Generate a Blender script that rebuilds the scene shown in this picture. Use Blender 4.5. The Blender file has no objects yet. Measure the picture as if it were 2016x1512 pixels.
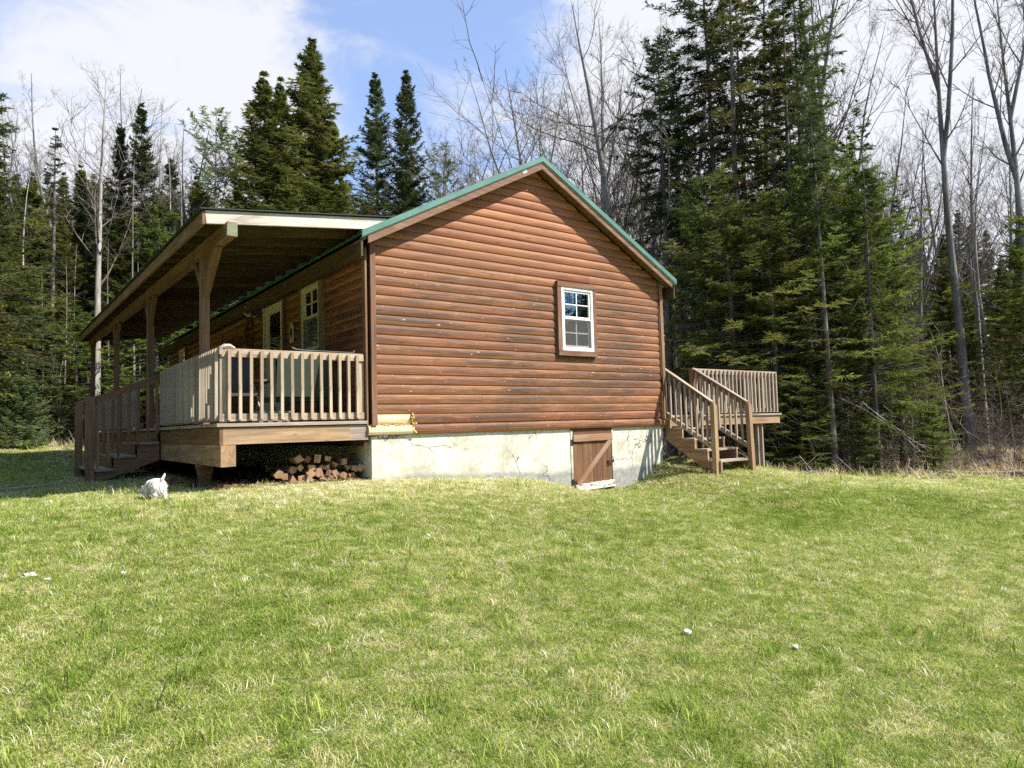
import bpy, math, random
import numpy as np
from mathutils import Vector, Matrix

random.seed(4)
RNG = np.random.default_rng(11)
SC = bpy.context.scene
COL = SC.collection

# ---------------------------------------------------------------- camera, light, sky
CAM = np.array([-4.0955, -8.7837, -0.0562])
YAW, PITCH, ROLL, FPX = 0.6398, 0.0597, -0.0270, 1357.2      # focal length in pixels of a 2016 wide picture


def cam_axes():
    f = np.array([math.sin(YAW) * math.cos(PITCH), math.cos(YAW) * math.cos(PITCH), math.sin(PITCH)])
    r0 = np.array([math.cos(YAW), -math.sin(YAW), 0.0])
    u0 = np.cross(r0, f)
    r = math.cos(ROLL) * r0 + math.sin(ROLL) * u0
    return r, np.cross(r, f), f


CR, CU, CF = cam_axes()


def ray(px, py):
    return CF + CR * (px - 1008) / FPX - CU * (py - 756) / FPX


cam_data = bpy.data.cameras.new('camera')
cam_data.sensor_fit = 'HORIZONTAL'
cam_data.sensor_width = 36.0
cam_data.lens = FPX / 2016 * 36.0
cam_data.clip_start = 0.05
cam_data.clip_end = 2000
cam = bpy.data.objects.new('camera', cam_data)
m = Matrix.Identity(4)
for i in range(3):
    m[i][0], m[i][1], m[i][2], m[i][3] = CR[i], CU[i], -CF[i], CAM[i]
cam.matrix_world = m
COL.objects.link(cam)
SC.camera = cam

SUN_TRAVEL = Vector((-0.85, 1.0, -1.485)).normalized()
sun_data = bpy.data.lights.new('sun', 'SUN')
sun_data.energy = 4.6
sun_data.angle = math.radians(0.55)
sun_data.color = (1.0, 0.93, 0.82)
sun = bpy.data.objects.new('sun', sun_data)
sun.rotation_euler = SUN_TRAVEL.to_track_quat('-Z', 'Y').to_euler()
sun.location = (20, -25, 40)
COL.objects.link(sun)

SC.view_settings.view_transform = 'Standard'
SC.view_settings.look = 'None'
SC.view_settings.exposure = 1.0
SC.view_settings.gamma = 1.0
SC.view_settings.use_curve_mapping = False
SC.render.engine = 'CYCLES'
SC.cycles.use_adaptive_sampling = True
SC.cycles.adaptive_threshold = 0.012
SC.cycles.max_bounces = 6
SC.cycles.diffuse_bounces = 3
SC.cycles.transparent_max_bounces = 12
SC.cycles.use_denoising = False

world = bpy.data.worlds.new('World')
SC.world = world
world.use_nodes = True


def build_world():
    nt = world.node_tree
    N, L = nt.nodes, nt.links
    N.clear()
    out = N.new('ShaderNodeOutputWorld')
    bg = N.new('ShaderNodeBackground')
    bg.inputs['Strength'].default_value = 0.065
    sky = N.new('ShaderNodeTexSky')
    sky.sky_type = 'NISHITA'
    sky.sun_disc = False
    sky.sun_elevation = math.asin(-SUN_TRAVEL.z)
    sky.sun_rotation = math.atan2(-SUN_TRAVEL.x, -SUN_TRAVEL.y)
    sky.air_density, sky.dust_density, sky.ozone_density = 1.0, 0.6, 1.6
    tc = N.new('ShaderNodeTexCoord')
    # broken high cloud: soft noise over the whole dome, with two large banks where the photograph has them
    mp = N.new('ShaderNodeMapping')
    mp.inputs['Scale'].default_value = (1.0, 1.0, 2.2)
    L.new(tc.outputs['Generated'], mp.inputs['Vector'])
    nz = N.new('ShaderNodeTexNoise')
    nz.inputs['Scale'].default_value = 4.2
    nz.inputs['Detail'].default_value = 7
    nz.inputs['Roughness'].default_value = 0.62
    nz.inputs['Distortion'].default_value = 0.9
    L.new(mp.outputs['Vector'], nz.inputs['Vector'])
    total = None
    for (px, py, c0, c1, amt) in ((365, 215, 0.974, 0.9985, 0.66), (1850, 210, 0.865, 0.965, 0.80), (1010, 430, 0.972, 0.998, 0.35), (-800, 300, 0.90, 0.98, 0.45)):
        d = ray(px, py)
        d = d / np.linalg.norm(d)
        dot = N.new('ShaderNodeVectorMath')
        dot.operation = 'DOT_PRODUCT'
        nrm = N.new('ShaderNodeVectorMath')
        nrm.operation = 'NORMALIZE'
        L.new(tc.outputs['Generated'], nrm.inputs[0])
        L.new(nrm.outputs['Vector'], dot.inputs[0])
        dot.inputs[1].default_value = tuple(d)
        mr = N.new('ShaderNodeMapRange')
        mr.interpolation_type = 'SMOOTHSTEP'
        mr.inputs['From Min'].default_value = c0
        mr.inputs['From Max'].default_value = c1
        mr.inputs['To Max'].default_value = amt
        L.new(dot.outputs['Value'], mr.inputs['Value'])
        if total is None:
            total = mr.outputs['Result']
        else:
            ad = N.new('ShaderNodeMath')
            ad.operation = 'ADD'
            L.new(total, ad.inputs[0])
            L.new(mr.outputs['Result'], ad.inputs[1])
            total = ad.outputs[0]
    gain = N.new('ShaderNodeMath')
    gain.operation = 'MULTIPLY_ADD'
    gain.inputs[1].default_value = 1.7
    gain.inputs[2].default_value = -0.36
    L.new(nz.outputs['Fac'], gain.inputs[0])
    ad = N.new('ShaderNodeMath')
    ad.operation = 'ADD'
    L.new(total, ad.inputs[0])
    L.new(gain.outputs[0], ad.inputs[1])
    cov = N.new('ShaderNodeMapRange')
    cov.interpolation_type = 'SMOOTHSTEP'
    cov.inputs['From Min'].default_value = 0.44
    cov.inputs['From Max'].default_value = 1.14
    cov.inputs['To Min'].default_value = 0.24
    cov.inputs['To Max'].default_value = 0.92
    L.new(ad.outputs[0], cov.inputs['Value'])
    mix = N.new('ShaderNodeMix')
    mix.data_type = 'RGBA'
    L.new(cov.outputs['Result'], mix.inputs['Factor'])
    tint = N.new('ShaderNodeMix')
    tint.data_type = 'RGBA'
    tint.blend_type = 'MULTIPLY'
    tint.inputs['Factor'].default_value = 1.0
    L.new(sky.outputs['Color'], tint.inputs['A'])
    tint.inputs['B'].default_value = (1.22, 1.72, 2.25, 1)
    L.new(tint.outputs['Result'], mix.inputs['A'])
    mix.inputs['B'].default_value = (7.6, 7.6, 7.7, 1)
    L.new(mix.outputs['Result'], bg.inputs['Color'])
    L.new(bg.outputs['Background'], out.inputs['Surface'])


build_world()


# ---------------------------------------------------------------- helpers: objects
def tag(o, label=None, cat=None, group=None, kind=None):
    if label: o['label'] = label
    if cat: o['category'] = cat
    if group: o['group'] = group
    if kind: o['kind'] = kind
    return o


def empty(name, loc):
    o = bpy.data.objects.new(name, None)
    o.empty_display_size = 0.2
    o.location = loc
    COL.objects.link(o)
    return o


class MB:
    """collects boxes, prisms and tubes with a grain-following UV, then links them as ONE mesh object"""

    def __init__(self):
        self.v, self.f, self.uv, self.n, self.mi = [], [], [], 0, []

    def add(self, verts, faces, uvs=None, mi=0):
        self.v.append(np.asarray(verts, float))
        for k, fc in enumerate(faces):
            self.f.append([i + self.n for i in fc])
            self.uv.append(uvs[k] if uvs else [(verts[i][0], verts[i][2]) for i in fc])
            self.mi.append(mi)
        self.n += len(verts)
        return self

    def bar(self, a, b, w, h, up=(0, 0, 1), off=(0, 0), jit=0.0, ch=0.0, mi=0):
        """box from a to b; w across, h along 'up'; u runs along the grain"""
        a, b = np.array(a, float), np.array(b, float)
        d = b - a
        ln = np.linalg.norm(d)
        d = d / ln
        up = np.array(up, float)
        s = np.cross(d, up)
        if np.linalg.norm(s) < 1e-6:
            s = np.cross(d, (1, 0, 0))
        s /= np.linalg.norm(s)
        t = np.cross(s, d)
        vs = []
        for e in (a, b):
            for (p, q) in ((-.5, -.5), (.5, -.5), (.5, .5), (-.5, .5)):
                vs.append(e + s * (p * w + off[0]) + t * (q * h + off[1]) + (np.array([random.uniform(-jit, jit) for _ in range(3)]) if jit else 0))
        o = random.uniform(0, 50)
        fs = [(3, 2, 1, 0), (4, 5, 6, 7), (0, 1, 5, 4), (1, 2, 6, 5), (2, 3, 7, 6), (3, 0, 4, 7)]
        ws = (w, h, w, h)
        uvs = [[(o + .003 * k, o + .05 * k) for k in range(4)]] * 2
        acc = 0
        for k in range(4):
            uvs.append([(o, o + acc), (o, o + acc + ws[k]), (o + ln, o + acc + ws[k]), (o + ln, o + acc)])
            acc += ws[k]
        self.add(vs, fs, uvs, mi)
        return self

    def box(self, x0, x1, y0, y1, z0, z1, jit=0.0, mi=0):
        dx, dy, dz = x1 - x0, y1 - y0, z1 - z0
        cx, cy, cz = (x0 + x1) / 2, (y0 + y1) / 2, (z0 + z1) / 2
        if dx >= dy and dx >= dz:
            return self.bar((x0, cy, cz), (x1, cy, cz), dy, dz, jit=jit, mi=mi)
        if dy >= dz:
            return self.bar((cx, y0, cz), (cx, y1, cz), dx, dz, jit=jit, mi=mi)
        return self.bar((cx, cy, z0), (cx, cy, z1), dx, dy, up=(0, 1, 0), jit=jit, mi=mi)

    def prism(self, poly, a, axis, b, mi=0):
        """polygon given in the two other axes, from a to b along axis"""
        o = random.uniform(0, 50)
        n = len(poly)

        def P(p, t):
            if axis == 'x': return (t, p[0], p[1])
            if axis == 'y': return (p[0], t, p[1])
            return (p[0], p[1], t)
        vs = [P(p, a) for p in poly] + [P(p, b) for p in poly]
        fs = [list(range(n))[::-1], list(range(n, 2 * n))]
        uvs = [[(o + poly[i][0], o + poly[i][1]) for i in f_] for f_ in (list(range(n))[::-1], list(range(n)))]
        acc = 0
        for i in range(n):
            j = (i + 1) % n
            fs.append([i, j, n + j, n + i])
            w = math.hypot(poly[j][0] - poly[i][0], poly[j][1] - poly[i][1])
            uvs.append([(o, o + acc), (o, o + acc + w), (o + abs(b - a), o + acc + w), (o + abs(b - a), o + acc)])
            acc += w
        return self.add(vs, fs, uvs, mi)

    def tube(self, pts, rad, sides=8, cap=True, mi=0):
        pts = np.array(pts, float)
        k = len(pts)
        rad = np.broadcast_to(np.array(rad, float), (k,))
        tan = np.gradient(pts, axis=0)
        tan /= np.linalg.norm(tan, axis=1)[:, None] + 1e-12
        ref = np.array((0, 0, 1.0)) if abs(tan[0][2]) < .9 else np.array((1.0, 0, 0))
        vs = []
        for i in range(k):
            u = np.cross(tan[i], ref); u /= np.linalg.norm(u) + 1e-12
            v = np.cross(tan[i], u)
            for j in range(sides):
                a = 2 * math.pi * j / sides
                vs.append(pts[i] + rad[i] * (math.cos(a) * u + math.sin(a) * v))
        fs, uvs = [], []
        o = random.uniform(0, 50)
        for i in range(k - 1):
            for j in range(sides):
                j2 = (j + 1) % sides
                fs.append((i * sides + j, i * sides + j2, (i + 1) * sides + j2, (i + 1) * sides + j))
                uvs.append([(o + i * .2, o + j * .05), (o + i * .2, o + j * .05 + .05), (o + i * .2 + .2, o + j * .05 + .05), (o + i * .2 + .2, o + j * .05)])
        if cap:
            fs.append(list(range(sides))[::-1]); uvs.append([(o, o)] * sides)
            fs.append([(k - 1) * sides + j for j in range(sides)]); uvs.append([(o, o)] * sides)
        return self.add(vs, fs, uvs, mi)

    def mesh(self, name, mats, origin=(0, 0, 0), smooth=False):
        me = bpy.data.meshes.new(name)
        V = np.concatenate(self.v) - np.array(origin)
        me.from_pydata(V.tolist(), [], self.f)
        uvl = me.uv_layers.new(name='UVMap')
        uvl.data.foreach_set('uv', np.array([c for fu in self.uv for c in fu], float).ravel())
        for mt in (mats if isinstance(mats, (list, tuple)) else [mats]):
            me.materials.append(mt)
        me.polygons.foreach_set('material_index', self.mi)
        if smooth:
            me.polygons.foreach_set('use_smooth', [True] * len(me.polygons))
        me.update()
        return me

    def build(self, name, mats, parent=None, origin=None, smooth=False):
        if origin is None:
            origin = world_origin(parent)
        o = bpy.data.objects.new(name, self.mesh(name, mats, origin, smooth))
        COL.objects.link(o)
        if parent: o.parent = parent
        else: o.location = origin
        return o


def world_origin(o):
    t = Vector((0, 0, 0))
    while o is not None:
        t = t + Vector(o.location)
        o = o.parent
    return tuple(t)


def link_mesh(name, me, parent, at=None):
    """another object on shared mesh data; 'at' is a world position"""
    o = bpy.data.objects.new(name, me)
    COL.objects.link(o)
    if parent: o.parent = parent
    if at is not None:
        w = world_origin(parent) if parent else (0, 0, 0)
        o.location = (at[0] - w[0], at[1] - w[1], at[2] - w[2])
    return o


def np_mesh(name, V, tris=None, quads=None, mats=(), mi_t=None, mi_q=None, smooth=False):
    me = bpy.data.meshes.new(name)
    nt = 0 if tris is None else len(tris)
    nq = 0 if quads is None else len(quads)
    me.vertices.add(len(V))
    me.vertices.foreach_set('co', np.ascontiguousarray(V, np.float32).ravel())
    loops = np.concatenate(([tris.ravel()] if nt else []) + ([quads.ravel()] if nq else [])).astype(np.int32)
    me.loops.add(len(loops))
    me.loops.foreach_set('vertex_index', loops)
    me.polygons.add(nt + nq)
    starts = np.concatenate((np.arange(nt) * 3, nt * 3 + np.arange(nq) * 4)).astype(np.int32)
    me.polygons.foreach_set('loop_start', starts)
    for mt in mats: me.materials.append(mt)
    if mi_t is not None or mi_q is not None:
        mi = np.concatenate((np.full(nt, mi_t or 0), np.full(nq, mi_q or 0))).astype(np.int32)
        me.polygons.foreach_set('material_index', mi)
    if smooth:
        me.polygons.foreach_set('use_smooth', np.ones(nt + nq, bool))
    me.update(calc_edges=True)
    me.validate()
    return me


# ---------------------------------------------------------------- helpers: materials
def lin(r, g, b):
    return tuple((c / 12.92 if c <= 0.04045 else ((c + 0.055) / 1.055) ** 2.4) for c in (r / 255, g / 255, b / 255)) + (1,)


class NT:
    def __init__(self, name):
        self.m = bpy.data.materials.new(name)
        self.m.use_nodes = True
        self.t = self.m.node_tree
        self.t.nodes.clear()
        self.out = self.t.nodes.new('ShaderNodeOutputMaterial')
        self.b = self.t.nodes.new('ShaderNodeBsdfPrincipled')
        self.t.links.new(self.b.outputs[0], self.out.inputs[0])

    def n(self, typ, **kw):
        nd = self.t.nodes.new('ShaderNode' + typ)
        for k, v in kw.items(): setattr(nd, k, v)
        return nd

    def l(self, a, b): self.t.links.new(a, b)

    def coord(self, kind='UV', scale=(1, 1, 1), loc=(0, 0, 0)):
        if kind == 'POS':
            s = self.n('NewGeometry').outputs['Position']
        else:
            s = self.n('TexCoord').outputs[kind]
        mp = self.n('Mapping')
        mp.inputs['Scale'].default_value = scale
        mp.inputs['Location'].default_value = loc
        self.l(s, mp.inputs['Vector'])
        return mp.outputs['Vector']

    def noise(self, vec, scale, detail=4, rough=0.55, dist=0.0):
        nz = self.n('TexNoise')
        nz.inputs['Scale'].default_value = scale
        nz.inputs['Detail'].default_value = detail
        nz.inputs['Roughness'].default_value = rough
        nz.inputs['Distortion'].default_value = dist
        self.l(vec, nz.inputs['Vector'])
        return nz.outputs['Fac']

    def ramp(self, fac, stops):
        r = self.n('ValToRGB')
        el = r.color_ramp.elements
        while len(el) < len(stops): el.new(0.5)
        for e, (p, c) in zip(el, stops):
            e.position = p
            e.color = c if len(c) == 4 else tuple(c) + (1,)
        self.l(fac, r.inputs['Fac'])
        return r.outputs['Color']

    def rng(self, v, a, b, c=0.0, d=1.0):
        r = self.n('MapRange')
        for k, x in zip(('From Min', 'From Max', 'To Min', 'To Max'), (a, b, c, d)): r.inputs[k].default_value = x
        self.l(v, r.inputs['Value'])
        return r.outputs['Result']

    def math(self, op, a, b=None):
        q = self.n('Math', operation=op)
        for i, x in enumerate((a, b)):
            if x is None: continue
            if isinstance(x, (int, float)): q.inputs[i].default_value = x
            else: self.l(x, q.inputs[i])
        return q.outputs[0]

    def mix(self, fac, a, b, blend='MIX'):
        q = self.n('Mix', data_type='RGBA', blend_type=blend)
        for key, x in (('Factor', fac), ('A', a), ('B', b)):
            s = [i for i in q.inputs if i.name == key and i.enabled][0]
            if isinstance(x, (int, float)): s.default_value = x
            elif isinstance(x, tuple): s.default_value = x if len(x) == 4 else x + (1,)
            else: self.l(x, s)
        return [o for o in q.outputs if o.enabled][0]

    def vary(self, col, amt=0.25, hue=0.01):
        """every piece its own slightly different tone"""
        oi = self.n('ObjectInfo')
        hs = self.n('HueSaturation')
        self.l(self.rng(oi.outputs['Random'], 0, 1, 1 - amt, 1 + amt), hs.inputs['Value'])
        self.l(self.rng(oi.outputs['Random'], 0, 1, .5 - hue, .5 + hue), hs.inputs['Hue'])
        self.l(col, hs.inputs['Color'])
        return hs.outputs['Color']

    def bump(self, h, strength=0.3, dist=0.01):
        bp = self.n('Bump')
        bp.inputs['Strength'].default_value = strength
        bp.inputs['Distance'].default_value = dist
        self.l(h, bp.inputs['Height'])
        self.l(bp.outputs['Normal'], self.b.inputs['Normal'])

    def done(self, col=None, rough=0.7, spec=0.3, metal=0.0):
        if col is not None:
            if isinstance(col, tuple): self.b.inputs['Base Color'].default_value = col
            else: self.l(col, self.b.inputs['Base Color'])
        if isinstance(rough, (int, float)): self.b.inputs['Roughness'].default_value = rough
        else: self.l(rough, self.b.inputs['Roughness'])
        self.b.inputs['Specular IOR Level'].default_value = spec
        self.b.inputs['Metallic'].default_value = metal
        return self.m


def wood(name, dark, mid, light, blotch=None, blotch_amt=0.5, rough=0.75, vary=0.18, grain=1.0, bump=0.35):
    t = NT(name)
    g = t.noise(t.coord('UV', (1.6 * grain, 46 * grain, 1)), 1.0, 6, 0.65, 0.6)
    g2 = t.noise(t.coord('UV', (0.9, 9, 1), (3, 7, 0)), 1.0, 3, 0.5, 0.4)
    s = t.math('ADD', t.math('MULTIPLY', g, 0.6), t.math('MULTIPLY', g2, 0.4))
    col = t.ramp(s, [(0.30, dark), (0.5, mid), (0.68, light)])
    vo = t.n('TexVoronoi', feature='F1')
    vo.inputs['Scale'].default_value = 1.0
    t.l(t.coord('UV', (2.6, 9, 1), (1, 2, 0)), vo.inputs['Vector'])
    knot = t.rng(vo.outputs['Distance'], 0.05, 0.13, 1, 0)
    col = t.mix(t.math('MULTIPLY', knot, 0.7), col, dark)
    if blotch:
        b = t.noise(t.coord('UV', (1.1, 5, 1), (9, 4, 0)), 1.0, 5, 0.6, 0.8)
        col = t.mix(t.math('MULTIPLY', t.rng(b, 0.5, 0.64), blotch_amt), col, blotch)
    col = t.vary(col, vary)
    t.bump(g, bump, 0.004)
    return t.done(col, rough, 0.25)


def plain(name, col, rough=0.6, spec=0.3, metal=0.0, var=0.15, scale=12):
    t = NT(name)
    nz = t.noise(t.coord('Object'), scale, 4)
    c = t.mix(t.rng(nz, 0.3, 0.7, 0, 1), tuple(x * (1 - var) for x in col[:3]) + (1,), tuple(min(1, x * (1 + var)) for x in col[:3]) + (1,))
    return t.done(c, rough, spec, metal)


M = {}


def make_materials():
    # stained half log siding: orange brown, greyed and blackened in streaks where the weather reaches it
    t = NT('stained_log')
    g = t.noise(t.coord('UV', (1.9, 62, 1)), 1.0, 7, 0.70, 0.5)
    g2 = t.noise(t.coord('UV', (0.8, 17, 1), (5, 1, 0)), 1.0, 5, 0.62, 0.6)
    s = t.math('ADD', t.math('MULTIPLY', g, 0.55), t.math('MULTIPLY', g2, 0.45))
    col = t.ramp(s, [(0.34, (0.105, 0.046, 0.022)), (0.45, (0.265, 0.104, 0.044)), (0.57, (0.385, 0.160, 0.072)), (0.70, (0.50, 0.25, 0.128))])
    pos = t.n('NewGeometry').outputs['Position']
    sx = t.n('SeparateXYZ'); t.l(pos, sx.inputs[0])
    z = sx.outputs['Z']
    expo = t.math('MULTIPLY', t.rng(z, 3.3, 1.9), t.rng(z, -0.4, 0.5, 0.75, 1.0))
    w = t.noise(t.coord('POS', (0.55, 0.55, 1.7), (2.0, 0, .3)), 1.0, 4, 0.6, 0.6)
    wst = t.noise(t.coord('UV', (1.1, 13, 1), (3, 3, 0)), 1.0, 6, 0.75, 1.0)
    blk = t.math('MULTIPLY', t.rng(t.math('ADD', t.math('MULTIPLY', w, 0.55), t.math('MULTIPLY', wst, 0.6)), 0.50, 0.66), expo)
    # within each course the upper half, where rain sits, has lost its stain; the lap line below kept it
    fr = t.math('FRACT', t.math('DIVIDE', t.math('ADD', z, 14.0), 0.14))
    face = t.math('MULTIPLY', t.rng(fr, 0.16, 0.42), t.rng(fr, 0.99, 0.90))
    left = t.math('MULTIPLY', t.rng(sx.outputs['X'], 6.5, 2.0, 0.55, 1.0), t.rng(sx.outputs['X'], -.5, 0.8, 0.7, 1.0))
    fine = t.noise(t.coord('UV', (1.1, 48, 1), (2, 9, 0)), 1.0, 6, 0.75, 0.7)
    col = t.mix(t.math('MULTIPLY', t.math('MULTIPLY', t.rng(fine, 0.40, 0.62), face), t.math('MULTIPLY', t.math('MULTIPLY', expo, left), 0.85)), col, (0.115, 0.066, 0.040, 1))
    col = t.mix(t.math('MULTIPLY', t.rng(fr, 0.22, 0.06), 0.55), col, (0.42, 0.175, 0.072, 1))
    blk = t.math('MULTIPLY', blk, t.rng(face, 0, 1, 0.25, 1))
    col = t.mix(t.math('MULTIPLY', blk, 0.84), col, (0.060, 0.041, 0.029, 1))
    gry = t.noise(t.coord('UV', (2.3, 20, 1), (8, 2, 0)), 1.0, 5, 0.7, 0.6)
    col = t.mix(t.math('MULTIPLY', t.math('MULTIPLY', t.rng(gry, 0.55, 0.72), expo), 0.50), col, (0.30, 0.195, 0.125, 1))
    chip = t.noise(t.coord('UV', (9, 40, 1), (1, 6, 0)), 1.0, 2, 0.5, 0.3)
    col = t.mix(t.math('MULTIPLY', t.rng(chip, 0.715, 0.73), expo), col, (0.62, 0.46, 0.30, 1))
    vo = t.n('TexVoronoi', feature='F1'); vo.inputs['Scale'].default_value = 1.0
    t.l(t.coord('UV', (2.1, 8, 1), (1, 2, 0)), vo.inputs['Vector'])
    col = t.mix(t.math('MULTIPLY', t.rng(vo.outputs['Distance'], 0.05, 0.16, 1, 0), 0.6), col, (0.10, 0.036, 0.016, 1))
    col = t.vary(col, 0.10, 0.003)
    t.bump(s, 0.35, 0.004)
    M['log'] = t.done(col, 0.62, 0.3)

    M['trim'] = wood('brown_trim', (0.085, 0.042, 0.023), (0.20, 0.105, 0.060), (0.31, 0.18, 0.11), (0.30, 0.22, 0.15, 1), 0.5, 0.7, 0.12)
    M['fascia'] = wood('weathered_fascia', (0.10, 0.055, 0.032), (0.22, 0.130, 0.08), (0.33, 0.215, 0.14), (0.09, 0.055, 0.035, 1), 0.5, 0.75, 0.1)
    M['fresh'] = wood('fresh_unstained_log', (0.44, 0.30, 0.15), (0.70, 0.58, 0.37), (0.78, 0.71, 0.55), (0.48, 0.31, 0.14, 1), 0.6, 0.6, 0.03, 1.0, 0.25)
    M['deck'] = wood('weathered_deck_wood', (0.20, 0.140, 0.090), (0.41, 0.315, 0.220), (0.56, 0.455, 0.345), (0.22, 0.19, 0.155, 1), 0.65, 0.8, 0.16)
    M['deckgrey'] = wood('greyed_deck_wood', (0.17, 0.13, 0.10), (0.34, 0.275, 0.215), (0.52, 0.45, 0.375), (0.17, 0.14, 0.115, 1), 0.6, 0.8, 0.16)
    M['beam'] = wood('porch_timber', (0.085, 0.048, 0.026), (0.20, 0.112, 0.060), (0.30, 0.18, 0.105), (0.115, 0.085, 0.058, 1), 0.5, 0.75, 0.1)
    M['rim'] = wood('deck_rim_timber', (0.16, 0.094, 0.052), (0.33, 0.205, 0.120), (0.46, 0.315, 0.205), (0.20, 0.150, 0.105, 1), 0.7, 0.75, 0.1)
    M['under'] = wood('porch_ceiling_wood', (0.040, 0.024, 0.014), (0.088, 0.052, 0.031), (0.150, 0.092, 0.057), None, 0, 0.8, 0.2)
    M['raw'] = wood('silvered_board', (0.30, 0.245, 0.20), (0.54, 0.49, 0.43), (0.66, 0.62, 0.56), (0.25, 0.19, 0.14, 1), 0.7, 0.8, 0.05)
    M['moss'] = wood('mossy_timber_end', (0.10, 0.12, 0.065), (0.22, 0.245, 0.145), (0.33, 0.345, 0.24), (0.34, 0.27, 0.18, 1), 0.5, 0.85, 0.05)
    M['hatch'] = wood('brown_plank', (0.085, 0.040, 0.021), (0.18, 0.088, 0.047), (0.27, 0.145, 0.082), (0.115, 0.075, 0.05, 1), 0.5, 0.75, 0.16)
    M['hatchbar'] = wood('brown_ledge_board', (0.16, 0.082, 0.045), (0.30, 0.17, 0.098), (0.42, 0.27, 0.175), (0.40, 0.30, 0.22, 1), 0.5, 0.75, 0.1)
    t = NT('peeling_board')
    nz = t.noise(t.coord('UV', (7, 26, 1)), 1.0, 6, 0.7, 0.4)
    M['peel'] = t.done(t.mix(t.rng(nz, 0.5, 0.58), (0.74, 0.68, 0.58, 1), (0.17, 0.085, 0.048, 1)), 0.8)

    # green standing seam metal
    t = NT('green_metal')
    nz = t.noise(t.coord('Object', (1, 1, 1)), 3.0, 5, 0.6)
    M['green'] = t.done(t.mix(t.rng(nz, 0.3, 0.75), (0.055, 0.165, 0.125, 1), (0.125, 0.255, 0.205, 1)), 0.42, 0.5)
    M['darkroof'] = plain('dark_roof_edge', (0.035, 0.045, 0.035), 0.8)
    M['metalstrip'] = plain('pale_metal_drip_edge', (0.55, 0.50, 0.40), 0.5, 0.5)

    # painted, weathered concrete with hairline cracks and a grey splash band
    t = NT('painted_concrete')
    P = t.coord('POS')
    n1 = t.noise(P, 1.6, 6, 0.6)
    n2 = t.noise(P, 14, 6, 0.7)
    base = t.ramp(t.math('ADD', t.math('MULTIPLY', n1, 0.45), t.math('MULTIPLY', n2, 0.55)), [(0.34, (0.34, 0.325, 0.265)), (0.46, (0.55, 0.54, 0.455)), (0.60, (0.70, 0.695, 0.62))])
    stain = t.noise(t.coord('POS', (1.9, 1, 3.3), (4, 0, 2)), 1.0, 5, 0.65, 0.4)
    base = t.mix(t.math('MULTIPLY', t.rng(stain, 0.54, 0.66), 0.75), base, (0.40, 0.36, 0.27, 1))
    streak = t.noise(t.coord('POS', (11, 11, 0.7)), 1.0, 5, 0.7)
    base = t.mix(t.math('MULTIPLY', t.rng(streak, 0.50, 0.70), 0.6), base, (0.47, 0.42, 0.31, 1))
    speck = t.noise(P, 75, 2, 0.5)
    base = t.mix(t.rng(speck, 0.70, 0.74), base, (0.30, 0.27, 0.21, 1))
    sx = t.n('SeparateXYZ'); t.l(t.n('NewGeometry').outputs['Position'], sx.inputs[0])
    wav = t.noise(t.coord('POS', (0.9, 0.9, 0.2), (7, 0, 0)), 1.0, 5, 0.7)
    # the grey band follows the old soil line, which runs downhill along the wall
    lvl = t.math('ADD', t.math('ADD', sx.outputs['Z'], t.math('MULTIPLY', t.rng(sx.outputs['X'], 1.2, 3.6), 0.13)), t.math('MULTIPLY', wav, 0.30))
    band = t.rng(lvl, -0.54, -0.62)
    base = t.mix(t.math('MULTIPLY', band, t.rng(n2, 0.3, 0.6, 0.45, 1.0)), base, (0.25, 0.255, 0.245, 1))
    wv = t.n('TexNoise'); wv.inputs['Scale'].default_value = 2.5; wv.inputs['Detail'].default_value = 5
    t.l(P, wv.inputs['Vector'])
    vm = t.n('VectorMath', operation='SCALE'); vm.inputs['Scale'].default_value = 0.65
    t.l(wv.outputs['Color'], vm.inputs[0])
    va = t.n('VectorMath', operation='ADD'); t.l(P, va.inputs[0]); t.l(vm.outputs[0], va.inputs[1])
    vo = t.n('TexVoronoi', feature='DISTANCE_TO_EDGE'); vo.inputs['Scale'].default_value = 0.75
    t.l(va.outputs[0], vo.inputs['Vector'])
    crack = t.math('MULTIPLY', t.rng(vo.outputs['Distance'], 0.006, 0.0035), t.rng(t.noise(P, 1.3, 2), 0.46, 0.52))
    base = t.mix(t.math('MULTIPLY', crack, 0.85), base, (0.06, 0.055, 0.045, 1))
    t.bump(n2, 0.4, 0.01)
    M['concrete'] = t.done(base, 0.9, 0.2)

    M['vinyl'] = plain('white_vinyl', (0.80, 0.80, 0.77), 0.4, 0.4, 0, 0.03)
    M['cream'] = plain('cream_paint', (0.66, 0.62, 0.47), 0.5, 0.3, 0, 0.06)
    M['screen'] = plain('fly_screen', (0.15, 0.15, 0.145), 0.9, 0.1, 0, 0.1, 200)
    t = NT('window_glass')
    t.b.inputs['Transmission Weight'].default_value = 0.0
    gl = t.n('BsdfGlossy'); gl.inputs['Roughness'].default_value = 0.015; gl.inputs['Color'].default_value = (.95, .97, 1, 1)
    tr = t.n('BsdfTransparent'); tr.inputs['Color'].default_value = (.82, .86, .84, 1)
    fr = t.n('Fresnel'); fr.inputs['IOR'].default_value = 1.75
    mx = t.n('MixShader')
    t.l(t.math('MINIMUM', t.math('ADD', fr.outputs[0], 0.12), 0.9), mx.inputs[0]); t.l(tr.outputs[0], mx.inputs[1]); t.l(gl.outputs[0], mx.inputs[2])
    t.l(mx.outputs[0], t.out.inputs[0])
    M['glass'] = t.m
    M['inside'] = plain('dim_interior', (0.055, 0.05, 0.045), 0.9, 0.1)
    M['curtain'] = plain('grey_curtain', (0.30, 0.30, 0.29), 0.9, 0.1, 0, 0.3, 9)
    M['iron'] = plain('black_iron', (0.030, 0.027, 0.025), 0.5, 0.4, 0.4)
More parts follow.
